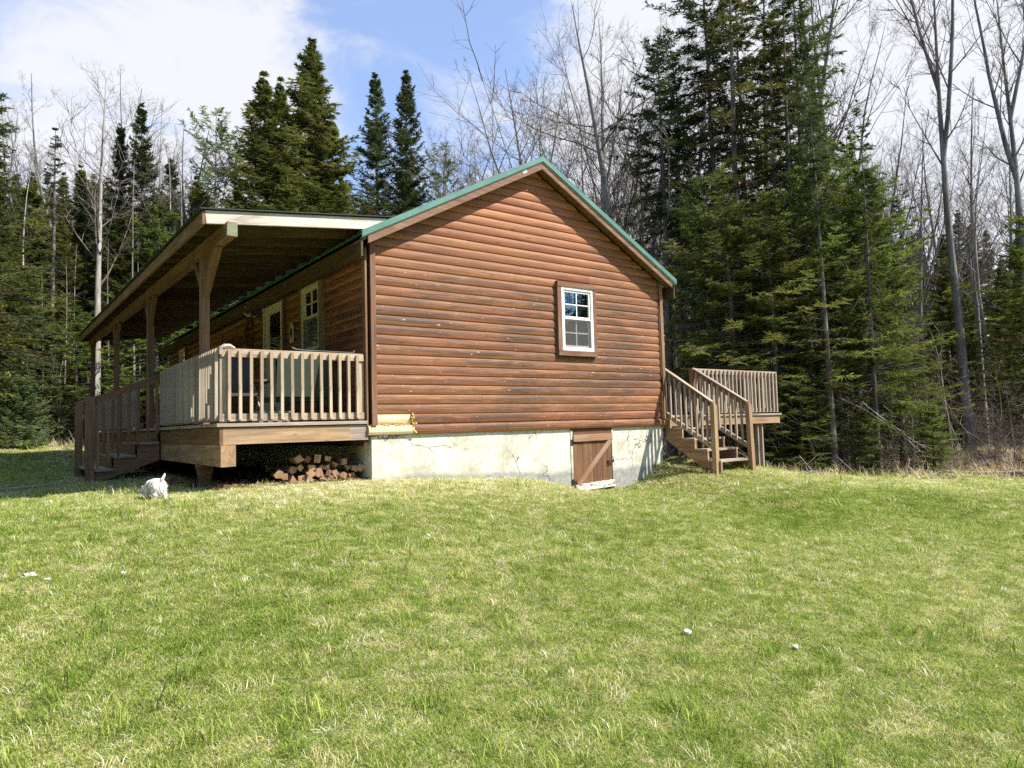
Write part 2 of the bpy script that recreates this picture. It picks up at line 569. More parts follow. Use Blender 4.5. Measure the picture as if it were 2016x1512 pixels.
    M['rust'] = plain('rusty_iron', (0.14, 0.066, 0.035), 0.8, 0.2, 0.2, 0.4)
    M['white'] = plain('white_plastic', (0.78, 0.78, 0.75), 0.5, 0.4, 0, 0.04)
    M['greenfab'] = plain('green_fabric', (0.055, 0.075, 0.052), 0.9, 0.1, 0, 0.15, 30)
    M['greyfab'] = plain('grey_fabric', (0.085, 0.078, 0.070), 0.9, 0.1, 0, 0.15, 30)
    M['tote'] = plain('blue_grey_plastic', (0.16, 0.19, 0.19), 0.6)
    M['blue'] = plain('blue_paint', (0.045, 0.10, 0.25), 0.5)
    M['steel'] = plain('pale_steel', (0.36, 0.34, 0.31), 0.35, 0.5, 0.5)

    # firewood
    t = NT('split_wood')
    g = t.noise(t.coord('UV', (5, 40, 1)), 1.0, 5, 0.6, 0.5)
    col = t.vary(t.ramp(g, [(0.3, (0.20, 0.115, 0.062)), (0.5, (0.36, 0.225, 0.130)), (0.7, (0.52, 0.37, 0.24))]), 0.35, 0.010)
    t.bump(g, 0.4, 0.004)
    M['split'] = t.done(col, 0.85, 0.2)
    M['barkbrown'] = wood('log_bark', (0.055, 0.036, 0.026), (0.13, 0.085, 0.058), (0.22, 0.15, 0.105), None, 0, 0.9, 0.25)

    # bark
    def bark(name, a, b, c, sc=9, patch=None):
        q = NT(name)
        g_ = q.noise(q.coord('Object', (sc, sc, sc * 0.22)), 1.0, 6, 0.7, 0.6)
        cc = q.ramp(g_, [(0.32, a), (0.5, b), (0.68, c)])
        if patch:
            pz = q.noise(q.coord('Object', (1.4, 1.4, 0.9), (4, 4, 0)), 1.0, 5, 0.65)
            cc = q.mix(q.math('MULTIPLY', q.rng(pz, 0.52, 0.64), 0.75), cc, patch)
        cc = q.vary(cc, 0.22, 0.01)
        q.bump(g_, 0.6, 0.02)
        return q.done(cc, 0.9, 0.15)
    M['bark_dark'] = bark('spruce_bark', (0.060, 0.048, 0.040), (0.135, 0.110, 0.092), (0.24, 0.205, 0.175), 9, (0.22, 0.225, 0.195, 1))
    M['bark_grey'] = bark('maple_bark', (0.085, 0.074, 0.064), (0.175, 0.155, 0.138), (0.30, 0.275, 0.25), 8, (0.30, 0.30, 0.28, 1))
    M['bark_pale'] = bark('pale_bark', (0.15, 0.13, 0.11), (0.29, 0.26, 0.225), (0.42, 0.385, 0.34), 7, (0.22, 0.20, 0.175, 1))
    M['twig'] = bark('twig_bark', (0.085, 0.066, 0.055), (0.165, 0.132, 0.110), (0.25, 0.21, 0.18), 4)
    M['deadwood'] = bark('bleached_deadwood', (0.17, 0.148, 0.125), (0.30, 0.27, 0.235), (0.46, 0.425, 0.375), 5)

    # needles, with a little light through them
    def needles(name, a, b, c, var=0.25, hue=0.018):
        q = NT(name)
        n_ = q.noise(q.coord('Object', (1, 1, 1)), 1.5, 4, 0.6)
        # each spray its own shade: some boughs yellowish, some browned
        sh = q.n('Attribute', attribute_name='shade').outputs['Fac']
        cc = q.ramp(q.math('ADD', q.math('MULTIPLY', n_, 0.35), q.math('MULTIPLY', sh, 0.65)), [(0.26, a), (0.5, b), (0.74, c)])
        cc = q.mix(q.rng(sh, 0.08, 0.02, 0, .8), cc, (0.12, 0.075, 0.04, 1))
        cc = q.vary(cc, var, hue)
        df = q.n('BsdfDiffuse'); tl = q.n('BsdfTranslucent'); mx_ = q.n('MixShader')
        q.l(cc, df.inputs['Color']); q.l(cc, tl.inputs['Color'])
        mx_.inputs[0].default_value = 0.42
        q.l(df.outputs[0], mx_.inputs[1]); q.l(tl.outputs[0], mx_.inputs[2])
        q.l(mx_.outputs[0], q.out.inputs[0])
        return q.m
    M['n_spruce'] = needles('spruce_needles', (0.038, 0.056, 0.022), (0.080, 0.104, 0.036), (0.155, 0.170, 0.055), 0.25, 0.010)
    M['n_hemlock'] = needles('hemlock_needles', (0.068, 0.090, 0.022), (0.145, 0.168, 0.038), (0.265, 0.265, 0.064), 0.22, 0.008)
    M['n_fir'] = needles('fir_needles', (0.065, 0.098, 0.026), (0.145, 0.190, 0.046), (0.265, 0.285, 0.070), 0.22, 0.010)
    M['n_olive'] = needles('olive_needles', (0.058, 0.072, 0.023), (0.125, 0.138, 0.036), (0.235, 0.220, 0.058), 0.2, 0.012)
    M['n_pine'] = needles('pine_needles', (0.065, 0.095, 0.038), (0.140, 0.185, 0.072), (0.24, 0.275, 0.110))

    # ground: lawn thatch and, under the trees, brown leaf litter
    t = NT('lawn_and_litter')
    P = t.coord('POS')
    n1 = t.noise(P, 0.55, 5, 0.6, 0.4)
    n2 = t.noise(P, 9, 5, 0.7)
    n3 = t.noise(P, 60, 3, 0.6)
    s = t.math('ADD', t.math('ADD', t.math('MULTIPLY', n1, 0.4), t.math('MULTIPLY', n2, 0.3)), t.math('MULTIPLY', n3, 0.3))
    lawn = t.ramp(s, [(0.33, (0.080, 0.115, 0.028)), (0.46, (0.19, 0.23, 0.064)), (0.58, (0.34, 0.33, 0.13)), (0.70, (0.48, 0.43, 0.22))])
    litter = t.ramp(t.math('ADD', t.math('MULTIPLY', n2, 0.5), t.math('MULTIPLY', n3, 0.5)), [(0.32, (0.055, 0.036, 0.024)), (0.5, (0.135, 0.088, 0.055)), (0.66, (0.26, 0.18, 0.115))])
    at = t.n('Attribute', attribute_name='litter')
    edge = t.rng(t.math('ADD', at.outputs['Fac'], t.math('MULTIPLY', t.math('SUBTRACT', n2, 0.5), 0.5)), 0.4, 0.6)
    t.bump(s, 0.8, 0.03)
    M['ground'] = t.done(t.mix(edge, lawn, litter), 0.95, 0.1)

    def blade(name, a, b, c):
        q = NT(name)
        at_ = q.n('Attribute', attribute_type='INSTANCER', attribute_name='tone')
        cc = q.ramp(at_.outputs['Fac'], [(0.0, a), (0.5, b), (1.0, c)])
        df = q.n('BsdfDiffuse'); tl = q.n('BsdfTranslucent'); mx_ = q.n('MixShader')
        q.l(cc, df.inputs['Color']); q.l(cc, tl.inputs['Color'])
        mx_.inputs[0].default_value = 0.35
        q.l(df.outputs[0], mx_.inputs[1]); q.l(tl.outputs[0], mx_.inputs[2])
        q.l(mx_.outputs[0], q.out.inputs[0])
        return q.m
    M['grass'] = blade('grass_blade', (0.120, 0.205, 0.030, 1), (0.285, 0.385, 0.070, 1), (0.56, 0.60, 0.17, 1))
    M['straw'] = blade('dry_grass', (0.36, 0.29, 0.13, 1), (0.66, 0.58, 0.30, 1), (0.90, 0.87, 0.66, 1))
    M['leaf'] = blade('fallen_leaf', (0.090, 0.052, 0.030, 1), (0.20, 0.125, 0.075, 1), (0.36, 0.26, 0.17, 1))
    M['fur'] = plain('white_fur', (0.80, 0.79, 0.75), 0.9, 0.1, 0, 0.05, 40)
    M['furwarm'] = plain('cream_fur', (0.62, 0.54, 0.42), 0.9, 0.1, 0, 0.2, 40)
    M['stone'] = plain('pale_stone', (0.42, 0.39, 0.33), 0.9, 0.2, 0, 0.3, 10)


make_materials()

# ---------------------------------------------------------------- the ground
FH = np.array([math.sin(YAW), math.cos(YAW)])
RH = np.array([math.cos(YAW), -math.sin(YAW)])


def lat_dep(x, y):
    dx, dy = x - CAM[0], y - CAM[1]
    return dx * RH[0] + dy * RH[1], dx * FH[0] + dy * FH[1]


def from_ld(X, Z):
    return CAM[0] + X * RH[0] + Z * FH[0], CAM[1] + X * RH[1] + Z * FH[1]


CTRL = [(-4.1, -8.8, -1.66), (-2.2, -6.2, -1.50), (-6.0, -7.0, -1.48), (0.5, -7.5, -1.68), (5, -9, -1.85), (-8, -4, -1.15),
        (0.02, -0.05, -0.78), (0.55, -0.05, -0.80), (1.4, -0.05, -0.85), (2.3, -0.05, -0.90), (2.95, -0.05, -0.985), (3.45, -0.05, -1.16), (4.1, -0.05, -1.24), (4.75, -0.05, -1.255),
        (5.4, -0.05, -1.12), (5.95, -0.05, -0.80), (6.15, -1.07, -0.975), (7.05, -1.2, -0.99), (8.5, -0.5, -1.10), (10.2, 0.3, -1.25), (6.5, 0.6, -0.80), (6.6, 4, -0.85), (9.5, 4, -1.15),
        (0.6, -1.0, -0.93), (2.6, -1.0, -1.06), (4.2, -1.2, -1.27), (5.5, -1.3, -1.12), (1, -3, -1.22), (4, -3, -1.40), (8, -3, -1.46),
        (-2.0, -0.05, -0.77), (-2.65, 0.1, -0.79), (-1.0, 0.2, -0.76), (-2.0, -1.2, -0.87), (-3.9, -0.6, -0.80), (-4.1, 3.7, -0.74), (-2.95, 3.8, -0.715), (-2.97, 5.8, -0.75), (-1, 4, -0.78), (-2.9, 10, -0.70), (-2.9, 14, -0.60), (-1.0, 12, -0.65), (3, 10, -0.75),
        (-7, 3, -0.62), (-8, 9, -0.45), (-4.07, 23.7, -0.16), (-2.5, 22.5, -0.25), (-12, 16, 0.0), (2, 20, -0.55), (8, 18, -0.9), (14, 14, -1.2),
        (11.15, 0.56, -1.30), (13.0, -0.2, -1.51), (18, -2, -1.78), (21.9, 0.7, -1.45), (14, -6, -1.75), (31, 2, -1.7), (20, 12, -1.3), (4, 32, -0.6), (-8, 36, 0.2), (-16, 2, -0.3), (-18, -14, -1.2), (8, -20, -2.2), (26, -14, -2.2), (-4, -24, -2.2)]
CT = np.array(CTRL, float)


def _tps_k(r2):
    return 0.5 * r2 * np.log(r2 + 1e-9)


def _fit_tps():
    n = len(CT)
    d2 = ((CT[:, None, :2] - CT[None, :, :2]) ** 2).sum(-1)
    A = np.zeros((n + 3, n + 3))
    A[:n, :n] = _tps_k(d2) + np.eye(n) * 0.02
    A[:n, n] = 1; A[:n, n + 1:] = CT[:, :2]
    A[n, :n] = 1; A[n + 1:, :n] = CT[:, :2].T
    return np.linalg.solve(A, np.concatenate((CT[:, 2], np.zeros(3))))


TW = _fit_tps()
_ph = RNG.uniform(0, 6.28, 24)
_dr = RNG.uniform(0, 6.28, 24)
_fq = np.concatenate((RNG.uniform(.5, 1.4, 8), RNG.uniform(1.6, 4.0, 16)))


def gz(x, y):
    x = np.asarray(x, float); y = np.asarray(y, float)
    shp = np.broadcast(x, y).shape
    xf, yf = np.broadcast_to(x, shp).ravel(), np.broadcast_to(y, shp).ravel()
    z = np.zeros(len(xf))
    for s in range(0, len(xf), 20000):
        xs, ys = xf[s:s + 20000], yf[s:s + 20000]
        d2 = (xs[:, None] - CT[None, :, 0]) ** 2 + (ys[:, None] - CT[None, :, 1]) ** 2
        z[s:s + 20000] = _tps_k(d2) @ TW[:-3] + TW[-3] + TW[-2] * xs + TW[-1] * ys
    r = np.hypot(xf - 4, yf - 4)
    w = np.clip((r - 26) / 22, 0, 1); w = w * w * (3 - 2 * w)
    z = z * (1 - w) + (-0.9) * w
    b = np.zeros(len(xf))
    for k in range(24):
        b += np.sin(_fq[k] * (xf * math.cos(_dr[k]) + yf * math.sin(_dr[k])) + _ph[k]) * 0.016 / _fq[k]
    near = np.clip((np.minimum(np.hypot(xf - 3, yf + .05), 9) - 0) / 6, 0.15, 1)
    z = z + b * near
    return z.reshape(shp)


def gz1(x, y): return float(gz(np.array([x]), np.array([y]))[0])


def lawn_edge(X):
    """depth from the camera at which the mown lawn stops"""
    e = np.interp(X, [-40, -14, -7, -2, 3, 5.2, 7, 12, 18, 30], [20, 24, 25.5, 25, 21, 17.0, 16.9, 17.2, 17.0, 12])
    return e + 0.35 * np.sin(X * 1.7) + 0.25 * np.sin(X * 4.1 + 1)


def build_ground():
    a = np.concatenate((np.linspace(-400, -30, 14)[:-1], np.linspace(-30, -10, 41)[:-1], np.arange(-10, 12, 0.16), np.linspace(12, 36, 61), np.linspace(36, 400, 14)[1:]))
    b = np.concatenate((np.linspace(-400, -14, 14)[:-1], np.arange(-14, 4, 0.16), np.linspace(4, 30, 66), np.linspace(30, 400, 16)[1:]))
    X, Y = np.meshgrid(a, b, indexing='ij')
    Z = gz(X, Y)
    # nothing of the lawn inside the foundation walls
    V = np.stack((X, Y, Z), -1).reshape(-1, 3)
    na, nb = len(a), len(b)
    i, j = np.meshgrid(np.arange(na - 1), np.arange(nb - 1), indexing='ij')
    q = np.stack((i * nb + j, (i + 1) * nb + j, (i + 1) * nb + j + 1, i * nb + j + 1), -1).reshape(-1, 4)
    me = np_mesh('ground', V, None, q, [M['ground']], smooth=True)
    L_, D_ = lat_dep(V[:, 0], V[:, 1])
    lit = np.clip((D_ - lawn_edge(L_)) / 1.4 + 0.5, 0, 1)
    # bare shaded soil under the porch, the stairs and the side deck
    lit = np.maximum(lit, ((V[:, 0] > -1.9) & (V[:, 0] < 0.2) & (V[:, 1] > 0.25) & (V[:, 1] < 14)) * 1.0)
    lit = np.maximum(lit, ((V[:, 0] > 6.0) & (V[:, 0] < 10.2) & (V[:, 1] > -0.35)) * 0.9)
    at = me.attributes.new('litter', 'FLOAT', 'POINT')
    at.data.foreach_set('value', lit.astype(np.float32))
    o = bpy.data.objects.new('ground', me)
    COL.objects.link(o)
    tag(o, kind='structure')
    return o


build_ground()

# ---------------------------------------------------------------- the cabin
W, LEN, EXP = 6.03, 14.0, 0.14           # gable width, length of the side wall, exposure of one log course
OV = 0.23                                # rake overhang
APEX, EAVE, OX = 4.1326, 2.4728, 0.10    # underside of the rake boards: at the ridge, at the tails
SL = (APEX - EAVE) / (W / 2 + OX)


def fz(x): return APEX - abs(x - W / 2) * SL


PROFILE = [(-0.008, 0.000), (0.004, 0.003), (0.016, 0.018), (0.0225, 0.044), (0.0245, 0.070), (0.0225, 0.098), (0.016, 0.122), (0.004, 0.137), (-0.008, 0.140)]
SILLPROF = [(-0.005, 0.000), (0.030, 0.010), (0.046, 0.040), (0.050, 0.070), (0.045, 0.102), (0.030, 0.128), (-0.005, 0.139)]

cabin = tag(empty('log_cabin', (W / 2, 0, -0.8)), 'brown log sided cabin with a green metal roof and a small gable window', 'cabin')


def log_piece(mb, z0, u0, u1, face, prof=PROFILE, slope=False, endclose=True):
    """one half log course; face 'g' = gable (faces -y, u is x), 's' = side (faces -x, u is y)"""
    n = len(prof)
    sg = random.uniform(-.002, .002)
    lo, hi = [], []
    for (p, h) in prof:
        z = z0 + h
        a, b = u0, u1
        if slope:
            lim = (APEX + 0.02 - z) / SL
            a, b = max(u0, W / 2 - lim), min(u1, W / 2 + lim)
            if b < a: a = b = W / 2
        lo.append((a, p + sg, z)); hi.append((b, p + sg, z))
    if face == 'g': P = lambda t: (t[0], -t[1], t[2])
    else: P = lambda t: (-t[1], t[0], t[2])
    vs = [P(t) for t in lo] + [P(t) for t in hi]
    o = random.uniform(0, 60)
    fs, uvs = [], []
    for i in range(n - 1):
        fc = [i, n + i, n + i + 1, i + 1]
        uv = [(o + lo[i][0], o + prof[i][1]), (o + hi[i][0], o + prof[i][1]), (o + hi[i + 1][0], o + prof[i + 1][1]), (o + lo[i + 1][0], o + prof[i + 1][1])]
        if face == 's': fc, uv = fc[::-1], uv[::-1]
        fs.append(fc); uvs.append(uv)
    if endclose:
        fs += [list(range(n))[::-1], list(range(n, 2 * n))]
        uvs += [[(o + p[0], o + p[1]) for p in prof]] * 2
    mb.add(vs, fs, uvs)


def build_cabin_walls():
    # core walls behind the logs (a real box with the window and hatch openings left out)
    core = MB()
    wx0, wx1, wz0, wz1 = 3.47, 4.20, 1.17, 2.27
    y0, y1 = 0.012, 0.13
    core.prism([(0.02, 0.0), (wx0, 0.0), (wx0, fz(wx0)), (0.02, fz(0.02))], y0, 'y', y1)
    core.prism([(wx1, 0.0), (W - .02, 0.0), (W - .02, fz(W)), (wx1, fz(wx1))], y0, 'y', y1)
    core.prism([(wx0, 0.0), (wx1, 0.0), (wx1, wz0), (wx0, wz0)], y0, 'y', y1)
    core.prism([(wx0, wz1), (wx1, wz1), (wx1, fz(wx1)), (W / 2, fz(W / 2)) if wx0 < W / 2 < wx1 else (wx1, fz(wx1) - .001), (wx0, fz(wx0))], y0, 'y', y1)
    gw = core.build('gable_wall', M['hatch'], cabin)
    k = 0
    for i in range(0, 30):
        z0 = i * EXP
        if z0 > APEX - .05: break
        segs = [(0.075, W - 0.075)]
        if z0 + EXP > 1.12 and z0 < 2.33:
            segs = [(0.075, 3.44), (4.19, W - 0.075)]
        out = []
        for a, b in segs:
            if b - a > 1.8 and random.random() < .35:
                c = random.uniform(a + .9, b - .9)
                out += [(a, c - .0015), (c + .0015, b)]
            else: out.append((a, b))
        if i == 0: out = [(0.075, 0.612), (0.616, W - 0.075)]
        for j, (a, b) in enumerate(out):
            mb = MB()
            log_piece(mb, z0, a, b, 'g', PROFILE, slope=True)
            fresh = (i == 0 and j == 0)
            o = mb.build('siding_log', M['fresh'] if fresh else M['log'], gw, smooth=False)
            if fresh: o['label'] = 'pale unstained replacement log'
    # the sill course stands proud of the wall and is in several lengths
    for j, (a, b) in enumerate(((-0.045, 0.655), (0.66, 1.72), (1.724, 2.30), (2.304, 4.62), (4.624, W - 0.01))):
        mb = MB()
        log_piece(mb, -0.143, a, b, 'g', SILLPROF)
        o = mb.build('sill_log', M['fresh'] if j == 0 else M['log'], gw)
        if j == 0: o['label'] = 'pale unstained replacement sill log'
    # foam squeezed out of the joint
    fm = MB()
    for q in range(16):
        x = random.uniform(0.60, 0.67); z = random.uniform(-0.13, 0.15)
        fm.tube([(x, -0.02, z), (x + random.uniform(-.01, .02), -0.055 - random.uniform(0, .012), z + random.uniform(-.012, .012))], random.uniform(.008, .016), 5)
    for q in range(14):
        x = random.uniform(-0.03, 0.62)
        fm.tube([(x, -0.02, 0.0), (x + .03, -0.045, -0.004 + random.uniform(-.006, .004))], random.uniform(.005, .009), 5)
    fm.build('foam_joint', plain('yellow_foam', (0.62, 0.45, 0.13), 0.9), gw)['kind'] = 'stuff'

    # side wall under the porch: window, door, small far window
    sw = MB()
    cuts = [(1.66, 2.50, 1.20, 2.33), (3.40, 4.68, 0.05, 2.42), (11.45, 12.35, 1.75, 2.33)]
    ys = [0.14] + [v for c in cuts for v in c[:2]] + [LEN]
    x0, x1 = 0.012, 0.13
    for q in range(0, len(ys), 2):
        sw.box(x0, x1, ys[q], ys[q + 1], 0.0, 2.55)
    for (a, b, z0, z1) in cuts:
        if z0 > .06: sw.box(x0, x1, a, b, 0.0, z0)
        sw.box(x0, x1, a, b, z1, 2.55)
    sd = sw.build('side_wall', M['hatch'], cabin)
    for i in range(0, 18):
        z0 = i * EXP
        spans = [(0.075, LEN - .02)]
        for (a, b, c0, c1) in cuts:
            if z0 + EXP > c0 - .03 and z0 < c1 + .03:
                ns = []
                for (p, q) in spans:
                    if q <= a or p >= b: ns.append((p, q)); continue
                    if p < a: ns.append((p, a - .02))
                    if q > b: ns.append((b + .02, q))
                spans = ns
        for (p, q) in spans:
            parts = [(p, q)]
            if q - p > 5:
                c = random.uniform(p + 1.5, q - 1.5); parts = [(p, c - .0015), (c + .0015, q)]
            for (a, b) in parts:
                mb = MB(); log_piece(mb, z0, a, b, 's')
                mb.build('siding_log', M['log'], sd)
    # the walls turned away from the camera
    bk = MB()
    bk.box(W - .13, W - .012, 0.14, LEN - .14, 0.0, 2.50)
    bk.prism([(0.02, 0.0), (W - .02, 0.0), (W - .02, fz(W)), (W / 2, APEX), (0.02, fz(0))], LEN - .13, 'y', LEN - .012)
    bk.build('far_walls', M['trim'], cabin)
    fl = MB(); fl.box(0.14, W - .14, 0.14, LEN - .14, -0.12, 0.0)
    fl.box(0.14, W - .14, 0.14, LEN - .14, 2.40, 2.46)
    fl.build('floor_and_ceiling', M['inside'], cabin)
    # corner boards
    for nm, pts in (('corner_board', [((0.038, -0.050, -0.01), (0.038, -0.050, fz(0.04) + .02), .076, .026)]),
                    ('corner_board', [((-0.050, 0.030, -0.01), (-0.050, 0.030, 2.46), .026, .10)]),
                    ('corner_board', [((W - 0.036, -0.048, -0.01), (W - 0.036, -0.048, fz(W) + .02), .074, .026)]),
                    ('corner_board', [((W + 0.020, 0.030, -0.01), (W + 0.020, 0.030, 2.40), .026, .10)])):
        for a, b, w, h in pts:
            mb = MB(); mb.bar(a, b, w, h, up=(0, 1, 0), jit=.002)
            mb.build(nm, M['trim'], cabin)


def build_cabin_roof():
    # two metal slopes with ribs, trim on the rakes, ridge cap, brown rake boards and soffits
    ya, yb = -OV - 0.02, LEN + 0.25
    for side in (-1, 1):
        mb = MB()
        xe = -0.20 if side < 0 else W + 0.20
        def top(x): return fz(x) + 0.185
        ze, zr = top(xe), top(W / 2)
        mb.prism([(xe, ze), (W / 2, zr), (W / 2, zr - .022), (xe, ze - .022)], ya + .012, 'y', yb)
        r = mb.build('roof_slope', M['green'], cabin)
        y = ya + .3
        me = None
        while y < yb:
            if me is None:
                rb = MB()
                rb.prism([(xe - .012 * -side * 0, ze - .004), (W / 2, zr - .004), (W / 2, zr + .022), (xe, ze + .022)], -.013, 'y', .013)
                me = rb.mesh('rib', M['green'])
            link_mesh('rib', me, r, (0, y, 0))
            y += 0.23
        # rake trim: an angle of green metal
        tr = MB()
        tr.prism([(xe, ze + .016), (W / 2, zr + .016), (W / 2, zr - .060), (xe, ze - .062)], ya - .006, 'y', ya + .010)
        tr.prism([(xe, ze + .028), (W / 2, zr + .028), (W / 2, zr + .017), (xe, ze + .017)], ya - .006, 'y', ya + .16)
        tr.build('rake_trim', M['green'], cabin)
        ds = MB()
        ds.prism([(xe + side * -.00, fz(xe) + .118), (W / 2, APEX + .118), (W / 2, APEX + .108), (xe, fz(xe) + .108)], -OV - .008, 'y', -OV + .02)
        ds.build('drip_edge', M['metalstrip'], cabin)
        fb = MB()
        xt = -OX if side < 0 else W + OX
        fb.prism([(xt, fz(xt)), (W / 2 + side * .001, APEX), (W / 2 + side * .001, APEX + .105), (xt - side * .012 * 0, fz(xt) + .108)], -OV, 'y', -OV + .036)
        fb.build('rake_board', M['fascia'], cabin)
        so = MB()
        so.prism([(xe, fz(xe) + .095), (W / 2, APEX + .095), (W / 2, APEX + .075), (xe, fz(xe) + .075)], -OV + .037, 'y', 0.012)
        so.build('rake_soffit', M['trim'], cabin)
        eb = MB()
        xf = xe + (-side) * .02
        eb.bar((xf, ya + .05, fz(xf) - .02), (xf, yb, fz(xf) - .02), .03, .24, jit=0)
        eb.bar((xf - side * .10, 0.0, fz(xf) - .105), (xf - side * .10, yb, fz(xf) - .105), .17, .018)
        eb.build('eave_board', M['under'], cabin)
    rc = MB()
    zr = fz(W / 2) + .185
    rc.prism([(W / 2 - .17, zr - .17 * SL + .026), (W / 2, zr + .034), (W / 2 + .17, zr - .17 * SL + .026), (W / 2 + .17, zr - .17 * SL + .018), (W / 2, zr + .026), (W / 2 - .17, zr - .17 * SL + .018)], ya - .008, 'y', yb + .01)
    rc.build('ridge_cap', M['green'], cabin)
    # thin pale strip standing for a white worn spot on the left rake
    pk = MB(); pk.bar((W / 2 - .42, -OV - .004, fz(W / 2 - .42) + .072), (W / 2 - .33, -OV - .004, fz(W / 2 - .33) + .076), .008, .045)
    pk.build('worn_patch', M['raw'], cabin)


def window_unit(name, face, u0, u1, z0, z1, cas, muntin_low=True, parent=None, frame_mat='vinyl', curtain=True, screen=True):
    """double hung window; face 'g' looks to -y with u = x, face 's' looks to -x with u = y"""
    P = (lambda u, d, z: (u, -d, z)) if face == 'g' else (lambda u, d, z: (-d, u, z))
    up = (0, 1, 0) if face == 'g' else (1, 0, 0)

    def vbar(mb, u, a, b, w, d, dc): mb.bar(P(u, dc, a), P(u, dc, b), w if face == 'g' else w, d, up=up)

    def hbar(mb, z, a, b, h, d, dc): mb.bar(P(a, dc, z), P(b, dc, z), d, h)
    win = MB()
    f = 0.045
    vbar(win, u0 + f / 2, z0, z1, f, .075, .035); vbar(win, u1 - f / 2, z0, z1, f, .075, .035)
    hbar(win, z1 - f / 2, u0 + f, u1 - f, f, .073, .035); hbar(win, z0 + f / 2, u0 + f, u1 - f, f, .080, .035)
    w = win.build(name, M[frame_mat], parent)
    zm = (z0 + z1) / 2 - 0.01
    for k, (a, b, dc) in enumerate(((zm + .005, z1 - f, .040), (z0 + f, zm + .035, .018))):
        s = MB()
        q = .038
        vbar(s, u0 + f + q / 2, a, b, q, .026, dc); vbar(s, u1 - f - q / 2, a, b, q, .026, dc)
        hbar(s, b - q / 2, u0 + f + q, u1 - f - q, q, .025, dc); hbar(s, a + q * .7, u0 + f + q, u1 - f - q, q * 1.4, .027, dc)
        s.build('sash', M[frame_mat], w)
        ga, gb = a + q * 1.4, b - q
        gm = MB()
        m0, m1 = u0 + f + q, u1 - f - q
        if k == 0 or muntin_low:
            vbar(gm, (m0 + m1) / 2, ga, gb, .017, .012, dc)
            hbar(gm, (ga + gb) / 2, m0, (m0 + m1) / 2 - .009, .017, .011, dc); hbar(gm, (ga + gb) / 2, (m0 + m1) / 2 + .009, m1, .017, .011, dc)
            gm.build('muntin', M[frame_mat], w)
            rects = [(x0, x1, y0, y1) for (x0, x1) in ((m0, (m0 + m1) / 2 - .009), ((m0 + m1) / 2 + .009, m1)) for (y0, y1) in ((ga, (ga + gb) / 2 - .009), ((ga + gb) / 2 + .009, gb))]
        else: rects = [(m0, m1, ga, gb)]
        for (x0, x1, y0, y1) in rects:
            pn = MB()
            tilt = random.uniform(-.0015, .0015)
            A = [P(x0, dc - .004 + tilt, y0), P(x1, dc - .004 - tilt, y0), P(x1, dc - .004 - tilt, y1), P(x0, dc - .004 + tilt, y1)]
            B = [P(x0, dc - .009, y0), P(x1, dc - .009, y0), P(x1, dc - .009, y1), P(x0, dc - .009, y1)]
            pn.add(A + B, [(0, 1, 2, 3), (7, 6, 5, 4), (0, 4, 5, 1), (1, 5, 6, 2), (2, 6, 7, 3), (3, 7, 4, 0)])
            pn.build('pane', M['glass'], w)
    if screen:
        sc = MB()
        # half screen: thin threads in front of the lower sash
        a, b = z0 + f, zm + .02
        m0, m1 = u0 + f, u1 - f
        n = 46
        for q in range(n):
            u = m0 + (m1 - m0) * (q + .5) / n
            sc.bar(P(u, .062, a), P(u, .062, b), .0042, .001, up=up)
        for q in range(30):
            z = a + (b - a) * (q + .5) / 30
            sc.bar(P(m0, .0632, z), P(m1, .0632, z), .001, .0036)
        sc.build('fly_screen', M['screen'], w)
        fr = MB()
        for u in (m0 + .008, m1 - .008): fr.bar(P(u, .064, a), P(u, .064, b), .014, .01, up=up)
        for z in (a + .008, b - .008): fr.bar(P(m0 + .016, .064, z), P(m1 - .016, .064, z), .01, .014)
        fr.build('screen_frame', M[frame_mat], w)
    if curtain:
        cu = MB()
        n = 22
        vs, fs = [], []
        for q in range(n + 1):
            u = u0 + (u1 - u0) * (.05 + .9 * q / n)
            d = -.10 + .018 * math.sin(q * 2.1)
            vs += [P(u, d, z0 + .03), P(u, d, z1 - .52 * (z1 - z0))]
        for q in range(n): fs.append((2 * q, 2 * q + 2, 2 * q + 3, 2 * q + 1))
        cu.add(vs, fs)
        cu.build('curtain', M['curtain'], w)
    c = MB()
    (cl, cr, cb, ct) = cas
    vbar(c, (cl + u0) / 2, cb, ct, u0 - cl - .002, .075, .040); vbar(c, (cr + u1) / 2, cb, ct, cr - u1 - .002, .075, .040)
    hbar(c, (ct + z1) / 2, cl, cr, ct - z1 - .004, .085, .045)
    hbar(c, (cb + z0) / 2, cl + .002, cr - .002, z0 - cb - .004, .080, .042)
    c.build('window_casing', M['trim'], w)
    return w


